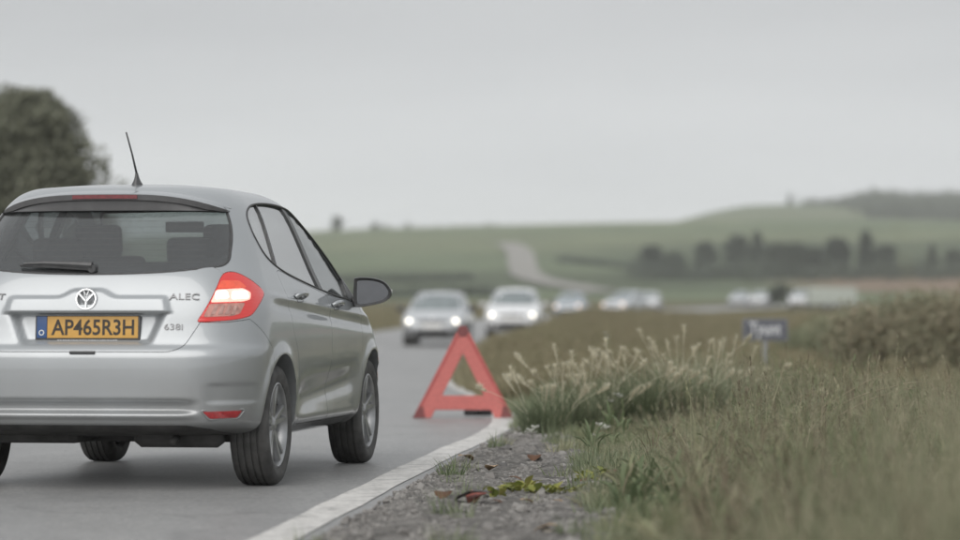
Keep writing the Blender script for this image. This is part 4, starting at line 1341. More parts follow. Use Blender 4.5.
for cx in (-1, 1):
    c = [(cx * 0.428, -0.002), (cx * 0.318, -0.002), (cx * 0.338, 0.10), (cx * 0.372, 0.10)]
    extr("corner_cap", [c], -0.017, 0.018, M['tri_dark'], tri, 0.004)
extr("top_cap", [[(-0.030, 0.779), (0.030, 0.779), (0.052, 0.73), (0.030, 0.685), (-0.030, 0.685), (-0.052, 0.73)]], -0.017, 0.018, M['tri_dark'], tri, 0.004)
for sx in (-1, 1):
    extr("edge_strip", [[(sx * 0.404, 0.045), (sx * 0.376, 0.045), (sx * 0.034, 0.69), (sx * 0.052, 0.70)]], -0.0145, -0.0125, pmat("dull_red", (0.42, 0.09, 0.085), 0.5, noise=0.15), tri)
bm = bmesh.new(); add_box(bm, (0.13, 0.20, 0.038), (0.24, 0.06, 0.05)); add_box(bm, (0.13, 0.11, 0.05), (0.05, 0.20, 0.02))
bmesh.ops.bevel(bm, geom=list(bm.edges), offset=0.008, segments=2, affect='EDGES')
bm_obj("stand_foot", bm, M['plastic'], tri)

# ------------------------------------------------------------------ oncoming cars
M['silver_pale'] = car_paint("bright_silver_paint", (0.52, 0.54, 0.56), metal=0.3, rough=0.38)
M['far_glass'] = pmat("far_windscreen", (0.17, 0.20, 0.205), 0.06, noise=0.2, nscale=3, spec=0.8)
M['headlight'] = pmat("lit_headlight", (1, 0.95, 0.85), 0.2, emit=(1.0, 0.93, 0.80), estr=2.5)
M['headlight_warm'] = pmat("lit_headlight_warm", (1, 0.8, 0.65), 0.2, emit=(1.0, 0.70, 0.52), estr=2.0)
M['headlight_off'] = pmat("unlit_headlight", (0.6, 0.62, 0.64), 0.1, coat=1.0, noise=0.1)
M['plate_white'] = pmat("plate_white", (0.7, 0.7, 0.68), 0.4, noise=0.1)

def rows_scaled(rows, hs, ws):
    return [(0.22 + (z - 0.22) * hs, r_, f_, w * ws) for z, r_, f_, w in rows]
rows_front = [(0.22, 0.20, 3.80, 0.74), (0.27, 0.06, 3.95, 0.81), (0.36, 0.0, 4.03, 0.85), (0.50, 0.0, 4.06, 0.87), (0.62, 0.02, 4.04, 0.875), (0.72, 0.05, 3.98, 0.875),
              (0.79, 0.07, 3.86, 0.870), (0.85, 0.09, 3.62, 0.862), (0.91, 0.10, 3.30, 0.85), (0.96, 0.12, 3.06, 0.83), (1.02, 0.15, 2.92, 0.80), (1.10, 0.21, 2.74, 0.765),
              (1.20, 0.30, 2.52, 0.72), (1.32, 0.42, 2.22, 0.66), (1.40, 0.52, 1.98, 0.60), (1.45, 0.64, 1.78, 0.51)]

def far_car(name, paint, hs=1.0, ws=1.0, light='headlight', van=False):
    root = empty(name)
    me = body_solid(rows_scaled(rows_front, hs, ws), 0.028, ncol=(14, 8, 26, 16), Lf=0.62, qf=4.2, dome=0.03, xm=(1.6, 2.9))
    bv = bvh_of(me)
    cuts = []
    for cx in (0.72, 3.22):
        for s in (-1, 1):
            cuts.append(prism("a", [(cx + 0.36 * math.cos(a), s * 0.55, 0.34 + 0.36 * math.sin(a)) for a in np.linspace(0, 2 * math.pi, 33)[:-1]], (0, s * 0.7, 0)))
    b = boolean(me, cuts, 'DIFFERENCE')
    skin_normals(b, me, bv, lambda c, n: c.z < 0.26)
    b.materials.clear()
    link_mesh("body", b, [paint, M['trim']], root)
    H = lambda z: 0.22 + (z - 0.22) * hs
    W = ws
    ro = lambda pts, r_=0.03: [(p.x, p.y) for p in rounded(pts, r_, 3)]
    patch("windscreen", ro([(-0.68 * W, H(0.985)), (0.68 * W, H(0.985)), (0.54 * W, H(1.385)), (-0.54 * W, H(1.385))], 0.06), 'X+', bv, 0.004, M['far_glass'], root, 0.12, 0.004)
    for s in (-1, 1):
        patch("headlight", ro([(s * 0.47 * W, H(0.60)), (s * 0.77 * W, H(0.63)), (s * 0.79 * W, H(0.76)), (s * 0.55 * W, H(0.71))], 0.04), 'X+', bv, 0.006, M['headlight_off'], root, 0.06, 0.006)
        lc, ln = surf_point(bv, 'X+', s * 0.62 * W, H(0.675), 0.012)
        if light:
            bm = bmesh.new(); lathe(bm, [(0.0005, 0.012), (0.05, 0.010), (0.066, 0.0), (0.066, -0.02)], 20, 'X'); recalc(bm)
            o = bm_obj("lamp", bm, M[light], root); o.location = lc
        ax = 'Y-' if s < 0 else 'Y+'
        patch("side_window", ro([(0.72, H(1.05)), (1.72, H(1.00)), (1.72, H(1.36)), (0.86, H(1.34))], 0.05), ax, bv, 0.004, M['far_glass'], root, 0.12, 0.004)
        patch("side_window", ro([(1.80, H(1.00)), (2.72, H(0.98)), (2.20, H(1.30)), (1.80, H(1.36))], 0.05), ax, bv, 0.004, M['far_glass'], root, 0.12, 0.004)
        o = rbox("wing_mirror", (2.66, s * 0.98 * W, H(0.99)), (0.12, 0.22, 0.15), 0.045, M['trim'] if not van else paint, root)
        fl = surf_point(bv, 'X+', s * 0.62 * W, H(0.40), 0.004)
        patch("fog_lamp_recess", ro([(s * 0.52 * W, H(0.37)), (s * 0.72 * W, H(0.37)), (s * 0.70 * W, H(0.46)), (s * 0.54 * W, H(0.45))], 0.02), 'X+', bv, 0.004, M['trim'], root, 0.06, 0.004)
    patch("grille", ro([(-0.40 * W, H(0.62)), (0.40 * W, H(0.62)), (0.46 * W, H(0.70)), (0.0, H(0.725)), (-0.46 * W, H(0.70))], 0.02), 'X+', bv, 0.004, M['plastic'], root, 0.08, 0.005)
    patch("lower_grille", ro([(-0.50 * W, H(0.30)), (0.50 * W, H(0.30)), (0.44 * W, H(0.46)), (-0.44 * W, H(0.46))], 0.04), 'X+', bv, 0.004, M['trim'], root, 0.08, 0.005)
    patch("bumper_lip", [(-0.70 * W, H(0.245)), (0.70 * W, H(0.245)), (0.76 * W, H(0.30)), (-0.76 * W, H(0.30))], 'X+', bv, 0.003, M['trim'], root, 0.1, 0.004)
    patch("number_plate", [(-0.26, H(0.50)), (0.26, H(0.50)), (0.26, H(0.50) + 0.11), (-0.26, H(0.50) + 0.11)], 'X+', bv, 0.012, M['plate_white'], root, 0.2, 0.01)
    lc, ln = surf_point(bv, 'X+', 0, H(0.735), 0.006)
    bm = bmesh.new(); lathe(bm, [(0.001, 0.012), (0.05, 0.010), (0.06, 0.0), (0.06, -0.01)], 16, 'X'); recalc(bm)
    o = bm_obj("badge", bm, M['chrome'], root); o.location = lc
    for s in (-1, 1):
        for cx in (0.72, 3.22):
            make_wheel(root, (cx, s * 0.74 * W, 0.32), r=0.32, hi=False, flip=(s > 0), spokes=7)
    rbox("underbody_tray", (2.0, 0, 0.24), (3.0, 1.2, 0.06), 0.02, M['under'], root)
    return root

def road_heading(Y):
    return math.atan2(float(edge_x(Y + 1) - edge_x(Y - 1)), 2.0)

def place_car(root, px, Y, z=None, yaw=None):
    """nose of the car at distance Y, driving towards the camera along the road"""
    h = road_heading(Y + 2) if yaw is None else yaw
    fwd = Vector((-math.sin(h), -math.cos(h), 0))
    nose = Vector(((px - 480) * Y / 3061.0, Y, 0))
    p = nose - fwd * 4.05
    root.location = (p.x, p.y, float(road_z(p.y + 2 * fwd.y)) if z is None else z)
    slope = float(road_z(p.y) - road_z(nose.y)) / 4.05
    root.rotation_euler = (0, math.atan(slope), math.atan2(fwd.y, fwd.x))

def repaint(root, old, new):
    for o in [root] + list(root.children) + [g for c in root.children for g in c.children]:
        if o.type == 'MESH':
            for sl in o.material_slots:
                if sl.material == old:
                    sl.link = 'OBJECT'; sl.material = new

grp = "cars in the oncoming queue"
c1 = far_car("oncoming_car", M['silver_pale'], 1.02, 1.0)
tag(c1, "silver car with both headlights on, nearest in the oncoming queue", "car", grp); place_car(c1, 432, 83)
c2 = far_car("oncoming_car", M['white_paint'], 1.10, 1.03, van=True)
tag(c2, "white car with lit headlights, second in the oncoming queue beside the verge", "car", grp); place_car(c2, 512, 97)
c3 = copy_tree(c1); repaint(c3, M['silver_pale'], M['blue_paint']); repaint(c3, M['headlight'], M['headlight_warm'])
tag(c3, "small pale blue car with warm lit headlights, third in the oncoming queue", "car", grp); place_car(c3, 567, 178)
c4 = copy_tree(c2); repaint(c4, M['white_paint'], M['pale_paint']); repaint(c4, M['headlight'], M['headlight_warm'])
tag(c4, "pale car turning with one warm headlight glowing, fourth in the queue", "car", grp); place_car(c4, 612, 190, yaw=R(26))
c5 = far_car("oncoming_car", M['white_paint'], 1.0, 1.0, light=None)
tag(c5, "unlit pale car right behind the car with one warm headlight", "car", grp); place_car(c5, 645, 226)
c6 = copy_tree(c5); repaint(c6, M['white_paint'], M['pale_paint'])
tag(c6, "faint grey car, leftmost of the three far above the road sign", "car", grp); place_car(c6, 736, 296)
c7 = copy_tree(c5)
tag(c7, "white car in the far row just above the road sign", "car", grp); place_car(c7, 756, 288)
c8 = copy_tree(c2); repaint(c8, M['headlight'], M['headlight_off'])
tag(c8, "white car in the far distance touching the left end of the trailer", "car", grp); place_car(c8, 798, 262)

# ------------------------------------------------------------------ pale trailer on the far verge
tp_ = on_ground(831, 250)
tr = empty("trailer", tp_, R(4))
tag(tr, "pale grey green box trailer standing beyond the scrub on the right", "trailer")
M['trailer'] = pmat("trailer_sides", (0.42, 0.45, 0.41), 0.6, noise=0.12, nscale=3)
rbox("box_body", (0, 0, 1.10), (3.9, 1.9, 1.40), 0.04, M['trailer'], tr)
for k in range(13):
    rbox("side_rib", (-1.8 + k * 0.3, -0.965, 1.10), (0.05, 0.03, 1.30), 0.008, M['trailer'], tr)
rbox("chassis_rail", (0.2, 0, 0.36), (4.4, 1.2, 0.10), 0.02, M['under'], tr)
for s in (-1, 1):
    for xx in (-0.4, 0.4): make_wheel(tr, (xx, s * 0.86, 0.30), r=0.30, hi=False, flip=(s > 0), spokes=5)
rbox("drawbar", (-2.5, 0, 0.36), (1.0, 0.10, 0.09), 0.02, M['under'], tr)

# ------------------------------------------------------------------ road sign
sp = on_ground(765, 45)
sign = empty("road_sign", sp, R(-3))
tag(sign, "small dark slate road sign with pale lettering on a grey post in the grass", "road sign")
SW, SH = 0.66, 0.32
zt = at(765, 319, 45).z - sp.z
M['sign_blue'] = pmat("sign_slate", (0.085, 0.09, 0.11), 0.5, noise=0.15, nscale=12)
M['sign_edge'] = pmat("sign_border", (0.26, 0.27, 0.30), 0.5, noise=0.1)
M['post'] = pmat("galvanised_post", (0.32, 0.33, 0.34), 0.5, metal=0.4, noise=0.2, nscale=20)
rbox("panel", (0, 0, zt - SH / 2), (SW, 0.02, SH), 0.008, M['sign_blue'], sign)
for dx, dz, w, h in ((0, SH / 2 - 0.012, SW - 0.03, 0.012), (0, -SH / 2 + 0.012, SW - 0.03, 0.012), (-SW / 2 + 0.012, 0, 0.012, SH - 0.03), (SW / 2 - 0.012, 0, 0.012, SH - 0.03)):
    rbox("border_strip", (dx, -0.0115, zt - SH / 2 + dz), (w, 0.003, h), 0.001, M['sign_edge'], sign)
me = text_mesh("Tyunt", 0.26, 0.0012, 0.006, 0.95)
xs_ = [v.co.x for v in me.vertices]
k_ = 0.47 / (max(xs_) - min(xs_)); me.transform(Matrix.Diagonal((k_, 1, 1, 1)))
o = link_mesh("lettering", me, pmat("sign_lettering", (0.55, 0.56, 0.58), 0.5, noise=0.05), sign); o.location = (0, -0.0125, zt - SH / 2 + 0.01); o.rotation_euler = (R(90), 0, 0)
bm = bmesh.new(); add_tube(bm, [(0, 0.036, -0.1), (0, 0.036, zt - 0.05)], 0.038, 12); recalc(bm)
auto_smooth(bm_obj("post", bm, M['post'], sign), 50)
for dz in (0.08, 0.24):
    rbox("clamp", (0, 0.03, zt - dz), (0.11, 0.06, 0.03), 0.006, M['post'], sign)

# ------------------------------------------------------------------ vegetation prototypes
def blade(V, F, p, h, lean, az, w, seg=3):
    d = Vector((math.cos(az), math.sin(az), 0)); sd = Vector((-d.y, d.x, 0))
    b0 = len(V)
    for i in range(seg + 1):
        t = i / seg
        c = Vector(p) + d * (lean * h * t ** 1.8) + Vector((0, 0, h * (t - 0.32 * lean * t ** 2.2)))
        ww = w * (1 - t) ** 0.7
        if i < seg:
            V.append(tuple(c - sd * ww)); V.append(tuple(c + sd * ww))
        else:
            V.append(tuple(c))
    for i in range(seg - 1):
        F.append((b0 + 2 * i, b0 + 2 * i + 1, b0 + 2 * i + 3, b0 + 2 * i + 2))
    F.append((b0 + 2 * seg - 2, b0 + 2 * seg - 1, b0 + 2 * seg))

def clump_mesh(n, h0, h1, spread, w, lean=(0.1, 0.7), heads=0, seed=0):
    r = random.Random(seed)
    V, F = [], []
    for _ in range(n):
        a = r.uniform(0, 6.283); rr = spread * math.sqrt(r.random())
        blade(V, F, (rr * math.cos(a), rr * math.sin(a), -0.02), r.uniform(h0, h1), r.uniform(*lean), a + r.uniform(-1.2, 1.2), w * r.uniform(0.6, 1.2))
    for _ in range(heads):
        a = r.uniform(0, 6.283); rr = spread * math.sqrt(r.random()) * 0.7
        h = h1 * r.uniform(0.95, 1.35); az = r.uniform(0, 6.283); ln = r.uniform(0.05, 0.45)
        blade(V, F, (rr * math.cos(a), rr * math.sin(a), 0), h, ln, az, w * 0.35)
        tip = Vector(V[-1]); d = Vector((math.cos(az) * ln, math.sin(az) * ln, 1)).normalized()
        for k in range(9):
            q = tip - d * (k * 0.012)
            blade(V, F, q, r.uniform(0.015, 0.03), r.uniform(0.4, 1.0), r.uniform(0, 6.283), w * 0.6, 2)
    return mesh_from(V, F)

def leaf_shape(V, F, p, d, up, L_, W_):
    sd = d.cross(up).normalized()
    b0 = len(V)
    for t_, w in ((0, 0.05), (0.25, 0.8), (0.55, 1.0), (0.8, 0.6), (1.0, 0.02)):
        c = p + d * (L_ * t_) + up * (0.18 * L_ * math.sin(math.pi * t_))
        V += [tuple(c - sd * W_ * w), tuple(c - up * 0.06 * L_ * w), tuple(c + sd * W_ * w)]
    for i in range(4):
        a = b0 + 3 * i
        F.append((a, a + 1, a + 4, a + 3)); F.append((a + 1, a + 2, a + 5, a + 4))

M['grass_green'] = leaf_mat("grass_green", [(0.132, 0.178, 0.092), (0.201, 0.247, 0.132), (0.299, 0.316, 0.19), (0.483, 0.437, 0.299)], nscale=0.9, trans=0.35, vary=1.1)
M['grass_mix'] = leaf_mat("grass_mixed", [(0.155, 0.182, 0.108), (0.235, 0.245, 0.158), (0.345, 0.325, 0.22), (0.48, 0.425, 0.31)], nscale=0.7, trans=0.35, vary=1.1)
M['grass_dry'] = leaf_mat("grass_dry", [(0.21, 0.215, 0.12), (0.27, 0.25, 0.15), (0.31, 0.265, 0.175), (0.25, 0.245, 0.14)], nscale=0.08)
M['plume'] = leaf_mat("seed_plume", [(0.60, 0.56, 0.43), (0.72, 0.68, 0.54), (0.80, 0.77, 0.64)], trans=0.35)
M['tussock'] = leaf_mat("tussock_green", [(0.13, 0.165, 0.095), (0.19, 0.225, 0.135), (0.27, 0.295, 0.195), (0.40, 0.39, 0.28)], nscale=3)
M['leaf_dark'] = leaf_mat("leaf_dark", [(0.15, 0.163, 0.119), (0.181, 0.19, 0.138), (0.213, 0.215, 0.156)], nscale=0.5)
M['leaf_far'] = leaf_mat("leaf_far", [(0.077, 0.093, 0.072), (0.103, 0.122, 0.093), (0.132, 0.149, 0.113)], nscale=0.1)
M['leaf_bush'] = leaf_mat("leaf_bush", [(0.232, 0.242, 0.157), (0.322, 0.282, 0.2), (0.429, 0.33, 0.242)], nscale=1.1)
M['leaf_bush_g'] = leaf_mat("leaf_bush_green", [(0.196, 0.217, 0.138), (0.256, 0.272, 0.176), (0.33, 0.307, 0.21)], nscale=1.1)
M['bark'] = pmat("bark", (0.09, 0.075, 0.06), 0.9, noise=0.4, nscale=6, bump=0.5, bscale=20)

PROTO = {}
def proto_collection(key, meshes, mats):
    c = bpy.data.collections.new("prototypes_" + key)
    for i, (me, m) in enumerate(zip(meshes, mats)):
        o = bpy.data.objects.new(key, me); me.materials.append(m); c.objects.link(o)
    return c

def scatter(name, pts, rot, scl, coll, mat_label, cat, seed=0):
    """points mesh + geometry nodes instancing of small clumps: uncountable ground cover"""
    me = bpy.data.meshes.new("points")
    me.from_pydata([tuple(p) for p in pts], [], [])
    a = me.attributes.new("rotz", 'FLOAT_VECTOR', 'POINT'); a.data.foreach_set("vector", np.asarray(rot, np.float32).ravel())
    a = me.attributes.new("scl", 'FLOAT_VECTOR', 'POINT'); a.data.foreach_set("vector", np.asarray(scl, np.float32).ravel())
    o = bpy.data.objects.new(name, me); COL.objects.link(o)
    ng = bpy.data.node_groups.new("scatter_" + name, 'GeometryNodeTree')
    ng.interface.new_socket("Geometry", in_out='INPUT', socket_type='NodeSocketGeometry')
    ng.interface.new_socket("Geometry", in_out='OUTPUT', socket_type='NodeSocketGeometry')
    n, l = ng.nodes, ng.links
    gi, go = n.new("NodeGroupInput"), n.new("NodeGroupOutput")
    ci = n.new("GeometryNodeCollectionInfo"); ci.inputs["Collection"].default_value = coll
    ci.inputs["Separate Children"].default_value = True; ci.inputs["Reset Children"].default_value = True
    ip = n.new("GeometryNodeInstanceOnPoints"); ip.inputs["Pick Instance"].default_value = True
    r1 = n.new("GeometryNodeInputNamedAttribute"); r1.data_type = 'FLOAT_VECTOR'; r1.inputs["Name"].default_value = "rotz"
    s1 = n.new("GeometryNodeInputNamedAttribute"); s1.data_type = 'FLOAT_VECTOR'; s1.inputs["Name"].default_value = "scl"
    e2r = n.new("FunctionNodeEulerToRotation")
    rv = n.new("FunctionNodeRandomValue"); rv.data_type = 'INT'
    rv.inputs["Min"].default_value = 0 if "Min" in rv.inputs else 0
    for s_ in rv.inputs:
        if s_.type == 'INT' and s_.name == "Min": s_.default_value = 0
        if s_.type == 'INT' and s_.name == "Max": s_.default_value = max(0, len(coll.objects) - 1)
        if s_.type == 'INT' and s_.name == "Seed": s_.default_value = seed
    l.new(gi.outputs[0], ip.inputs["Points"]); l.new(ci.outputs[0], ip.inputs["Instance"])
    l.new(r1.outputs[0], e2r.inputs[0]); l.new(e2r.outputs[0], ip.inputs["Rotation"]); l.new(s1.outputs[0], ip.inputs["Scale"])
    for s_ in rv.outputs:
        if s_.type == 'INT': l.new(s_, ip.inputs["Instance Index"])
    l.new(ip.outputs[0], go.inputs[0])
    md = o.modifiers.new("scatter", 'NODES'); md.node_group = ng
    tag(o, mat_label, cat, kind="stuff")
    return o

def noise2(x, y, f, seed=0):
    return 0.5 + 0.25 * (np.sin(x * f * 1.3 + seed + 1.7 * np.sin(y * f * 0.7)) + np.sin(y * f * 1.1 - seed * 2 + 1.3 * np.sin(x * f * 0.9 + 1)))

def rnd_rot(n, tilt=0.12):
    return np.stack([rng.normal(0, tilt, n), rng.normal(0, tilt, n), rng.uniform(0, 6.283, n)], -1)

grass_c = proto_collection("verge_grass",
    [clump_mesh(46, 0.12, 0.34, 0.10, 0.0042, seed=1), clump_mesh(40, 0.16, 0.40, 0.09, 0.0040, heads=3, seed=2), clump_mesh(44, 0.10, 0.28, 0.11, 0.0045, seed=3), clump_mesh(30, 0.18, 0.44, 0.08, 0.0036, (0.05, 0.5), heads=5, seed=4), clump_mesh(40, 0.14, 0.36, 0.11, 0.0040, (0.3, 1.0), seed=5)],
    [M['grass_green'], M['grass_mix'], M['grass_green'], M['grass_mix'], M['grass_mix']])
short_c = proto_collection("short_grass", [clump_mesh(34, 0.04, 0.13, 0.07, 0.0035, (0.2, 0.9), seed=6), clump_mesh(30, 0.05, 0.16, 0.06, 0.0038, (0.1, 0.7), seed=7)], [M['grass_green'], M['tussock']])
far_c = proto_collection("bank_grass", [clump_mesh(36, 0.14, 0.34, 0.30, 0.014, seed=8), clump_mesh(34, 0.16, 0.38, 0.30, 0.013, heads=5, seed=9)], [M['grass_dry'], M['grass_dry']])

# near verge: dense meadow grass
def near_pts(n, y0, y1, lat0, lat1, power=1.0):
    Y = y0 + (y1 - y0) * rng.random(n) ** power
    L = lat0 + (lat1 - lat0) * rng.random(n)
    return Y, L
Y, L = near_pts(26000, 3.2, 34, 0.2, 9.0)
gw = gravel_w(Y) + 0.06 * np.sin(Y * 1.7) + 0.10 * (noise2(L * 3, Y, 2.3) - 0.5) * 2
X = edge_x(Y) + L
keep = (L > gw + 0.05) & (np.abs(X) < 0.20 * Y + 0.8) 
Y, L, X, gw = Y[keep], L[keep], X[keep], gw[keep]
Z = ground_z(X, Y)
ramp_ = np.clip((L - gw) / 1.0, 0.0, 1)
hgt = (0.30 + 0.75 * ramp_) * (0.55 + 0.6 * noise2(X, Y, 1.1, 3)) * rng.uniform(0.6, 1.35, len(X)) * np.interp(Y, [3, 4.5, 7, 9, 12, 24, 34], [1.3, 1.55, 1.5, 1.05, 0.78, 0.72, 0.6])
front = smooth01((Y - 13.5) / 2.5) * (1 - smooth01((Y - 22.8) / 0.8)) * smooth01((X / Y * 3061 + 480 - 500) / 30) * (1 - smooth01((X / Y * 3061 + 480 - 715) / 60))
hgt = hgt * (1 - 0.52 * front) * (1 - 0.32 * smooth01((X / Y * 3061 + 480 - 740) / 120) * smooth01((Y - 11) / 3))
scl = np.stack([0.75 + 0.45 * ramp_, 0.75 + 0.45 * ramp_, hgt], -1)
scatter("verge_grass", np.stack([X, Y, Z], -1), rnd_rot(len(X)), scl, grass_c, "rough meadow grass covering the verge right of the gravel shoulder", "grass")
# taller flowering stems and broad leaved weeds through the meadow
def stems_mesh(seed, n=7):
    r = random.Random(seed); V, F = [], []
    for _ in range(n):
        a = r.uniform(0, 6.283); rr = 0.10 * math.sqrt(r.random()); h = r.uniform(0.30, 0.62); ln = r.uniform(0.05, 0.55); az = r.uniform(0, 6.283)
        blade(V, F, (rr * math.cos(a), rr * math.sin(a), -0.01), h, ln, az, 0.0022, 4)
        tip = Vector(V[-1]); d = Vector((math.cos(az) * ln, math.sin(az) * ln, 0.9 - 0.5 * ln)).normalized()
        for k in range(16):
            blade(V, F, tip - d * (0.09 * r.random()), r.uniform(0.012, 0.026), r.uniform(0.3, 1.0), r.uniform(0, 6.283), 0.0022, 2)
    for _ in range(8):
        a = r.uniform(0, 6.283); blade(V, F, (0.05 * math.cos(a), 0.05 * math.sin(a), -0.01), r.uniform(0.2, 0.45), r.uniform(0.4, 1.1), a, 0.005, 4)
    return mesh_from(V, F)
def broad_mesh(seed):
    r = random.Random(seed); V, F = [], []
    for _ in range(13):
        a = r.uniform(0, 6.283); el = r.uniform(0.3, 1.2)
        d = Vector((math.cos(a) * math.cos(el), math.sin(a) * math.cos(el), math.sin(el))); up = Vector((-math.cos(a) * math.sin(el), -math.sin(a) * math.sin(el), math.cos(el)))
        leaf_shape(V, F, Vector((0.03 * math.cos(a), 0.03 * math.sin(a), 0.0)) + Vector((0, 0, r.uniform(0, 0.12))), d, up, r.uniform(0.06, 0.15), r.uniform(0.005, 0.012))
    return mesh_from(V, F)
M['stem_tan'] = leaf_mat("stem_tan", [(0.20, 0.19, 0.13), (0.31, 0.285, 0.20), (0.44, 0.40, 0.30)], trans=0.3, nscale=2)
M['stem_brown'] = leaf_mat("stem_brown", [(0.11, 0.085, 0.06), (0.17, 0.13, 0.09), (0.24, 0.19, 0.13)], trans=0.2, nscale=2)
M['broad'] = leaf_mat("broad_leaf", [(0.12, 0.16, 0.085), (0.17, 0.21, 0.115), (0.23, 0.26, 0.15)], nscale=2, trans=0.3)
stem_c = proto_collection("meadow_stems", [stems_mesh(1), stems_mesh(2), stems_mesh(3, 5), stems_mesh(4, 9)], [M['stem_tan'], M['grass_mix'], M['stem_brown'], M['grass_green']])
broad_c = proto_collection("broad_weeds", [broad_mesh(1), broad_mesh(2), broad_mesh(3)], [M['broad'], M['broad'], M['grass_green']])
def layer(n, y0, y1, pw, s0, s1, coll, nm, label, dmin, seed, thr=0.0):
    Y = y0 + (y1 - y0) * rng.random(n) ** pw; L = 0.2 + 9 * rng.random(n) ** 1.2
    X = edge_x(Y) + L
    k = (L > gravel_w(Y) + dmin) & (np.abs(X) < 0.19 * Y + 0.8) & (noise2(X, Y, 0.9, seed) > thr) & ~((Y > 14.5) & (Y < 23) & (np.abs(X / Y * 3061 + 480 - 610) < 125) & (rng.random(n) < 0.85))
    X, Y = X[k], Y[k]; s_ = rng.uniform(s0, s1, len(X))
    scatter(nm, np.stack([X, Y, ground_z(X, Y)], -1), rnd_rot(len(X), 0.15), np.stack([s_, s_, s_], -1), coll, label, "grass", seed)
layer(3600, 4, 25, 1.2, 0.55, 1.15, stem_c, "meadow_stems", "thin flowering grass stems standing up through the verge grass", 0.30, 11, 0.35)
layer(4200, 5, 30, 1.1, 0.5, 1.15, broad_c, "broad_leaved_weeds", "broad leaved green weeds mixed into the verge grass", 0.02, 12, 0.42)
# low growth along the gravel edge
Y, L = near_pts(5200, 6, 46, 0.12, 1.8)
X = edge_x(Y) + L
gw = gravel_w(Y)
pr_ = np.where(L > gw - 0.10, 0.85, 0.0) * (noise2(X * 2.5, Y, 2.0, 5) > 0.45)
pr_ = np.maximum(pr_, np.where((Y > 22), 0.85, 0))
pr_ = np.maximum(pr_, np.where((L > 0.22) & (noise2(X * 4, Y * 2, 2.0, 9) > 0.62), 0.10, 0.0))
keep = rng.random(len(X)) < pr_
X, Y = X[keep], Y[keep]; Z = ground_z(X, Y)
s_ = 0.6 + 0.7 * rng.random(len(X))
scatter("short_grass", np.stack([X, Y, Z + 0.005], -1), rnd_rot(len(X)), np.stack([s_, s_, s_], -1), short_c, "low grass tufts growing along the edge of the gravel", "grass", 3)
# bank and field grass further off, both sides of the road
Y = np.concatenate([30 + 170 * rng.random(30000) ** 1.6, 22 + 180 * rng.random(9000) ** 1.3])
side = np.concatenate([np.ones(30000), -np.ones(9000)])
L = np.where(side > 0, 0.26 + 46 * rng.random(len(Y)) ** 2.1, -7.5 - 22 * rng.random(len(Y)))
X = edge_x(Y) + L
keep = (np.abs(X) < 0.19 * Y + 3)
X, Y = X[keep], Y[keep]; L = L[keep]; Z = ground_z(X, Y)
s_ = (0.8 + 0.6 * rng.random(len(X))) * np.where((Y > 48) & (L > 0), 1.0, np.interp(np.abs(L + 3.5) - 3.5, [0, 0.6, 2], [0.45, 0.7, 1.0]))
s_ *= np.where((L > 1.5) & (Y < 70), 0.55, 1.0) * np.interp(Y, [90, 150], [1, 0.6])
scatter("bank_grass", np.stack([X, Y, Z], -1), rnd_rot(len(X)), np.stack([s_ * 1.2, s_ * 1.2, s_], -1), far_c, "dry brownish grass covering the bank and field beyond the triangle", "grass", 5)

# ------------------------------------------------------------------ gravel
def stone_mesh(seed):
    r = random.Random(seed)
    bm = bmesh.new(); bmesh.ops.create_icosphere(bm, subdivisions=1, radius=1.0)
    for v in bm.verts:
        v.co *= r.uniform(0.75, 1.15); v.co.z *= 0.62
    me = bpy.data.meshes.new("stone"); bm.to_mesh(me); bm.free(); return me
M['stone_a'] = leaf_mat("gravel_stone", [(0.12, 0.115, 0.11), (0.20, 0.19, 0.18), (0.31, 0.30, 0.285)], rough=0.85, trans=0, nscale=3)
grav_c = proto_collection("pebble", [stone_mesh(k) for k in range(4)], [M['stone_a']] * 4)
n = 26000
Y = 7 + 22 * rng.random(n) ** 1.3
gw = gravel_w(Y)
L = 0.17 + (gw - 0.1) * rng.random(n)
X = edge_x(Y) + L; Z = np.maximum(ground_z(X, Y), road_z(Y)) + 0.010
s_ = 0.004 + 0.011 * rng.random(n) ** 2.5
s_ = np.where(rng.random(n) < 0.035, s_ * 2.6, s_)
scatter("loose_gravel", np.stack([X, Y, Z + s_ * 0.2], -1), rnd_rot(n, 0.6), np.stack([s_, s_, s_], -1), grav_c, "loose grey gravel lying on the dirt shoulder beside the line", "gravel", 7)

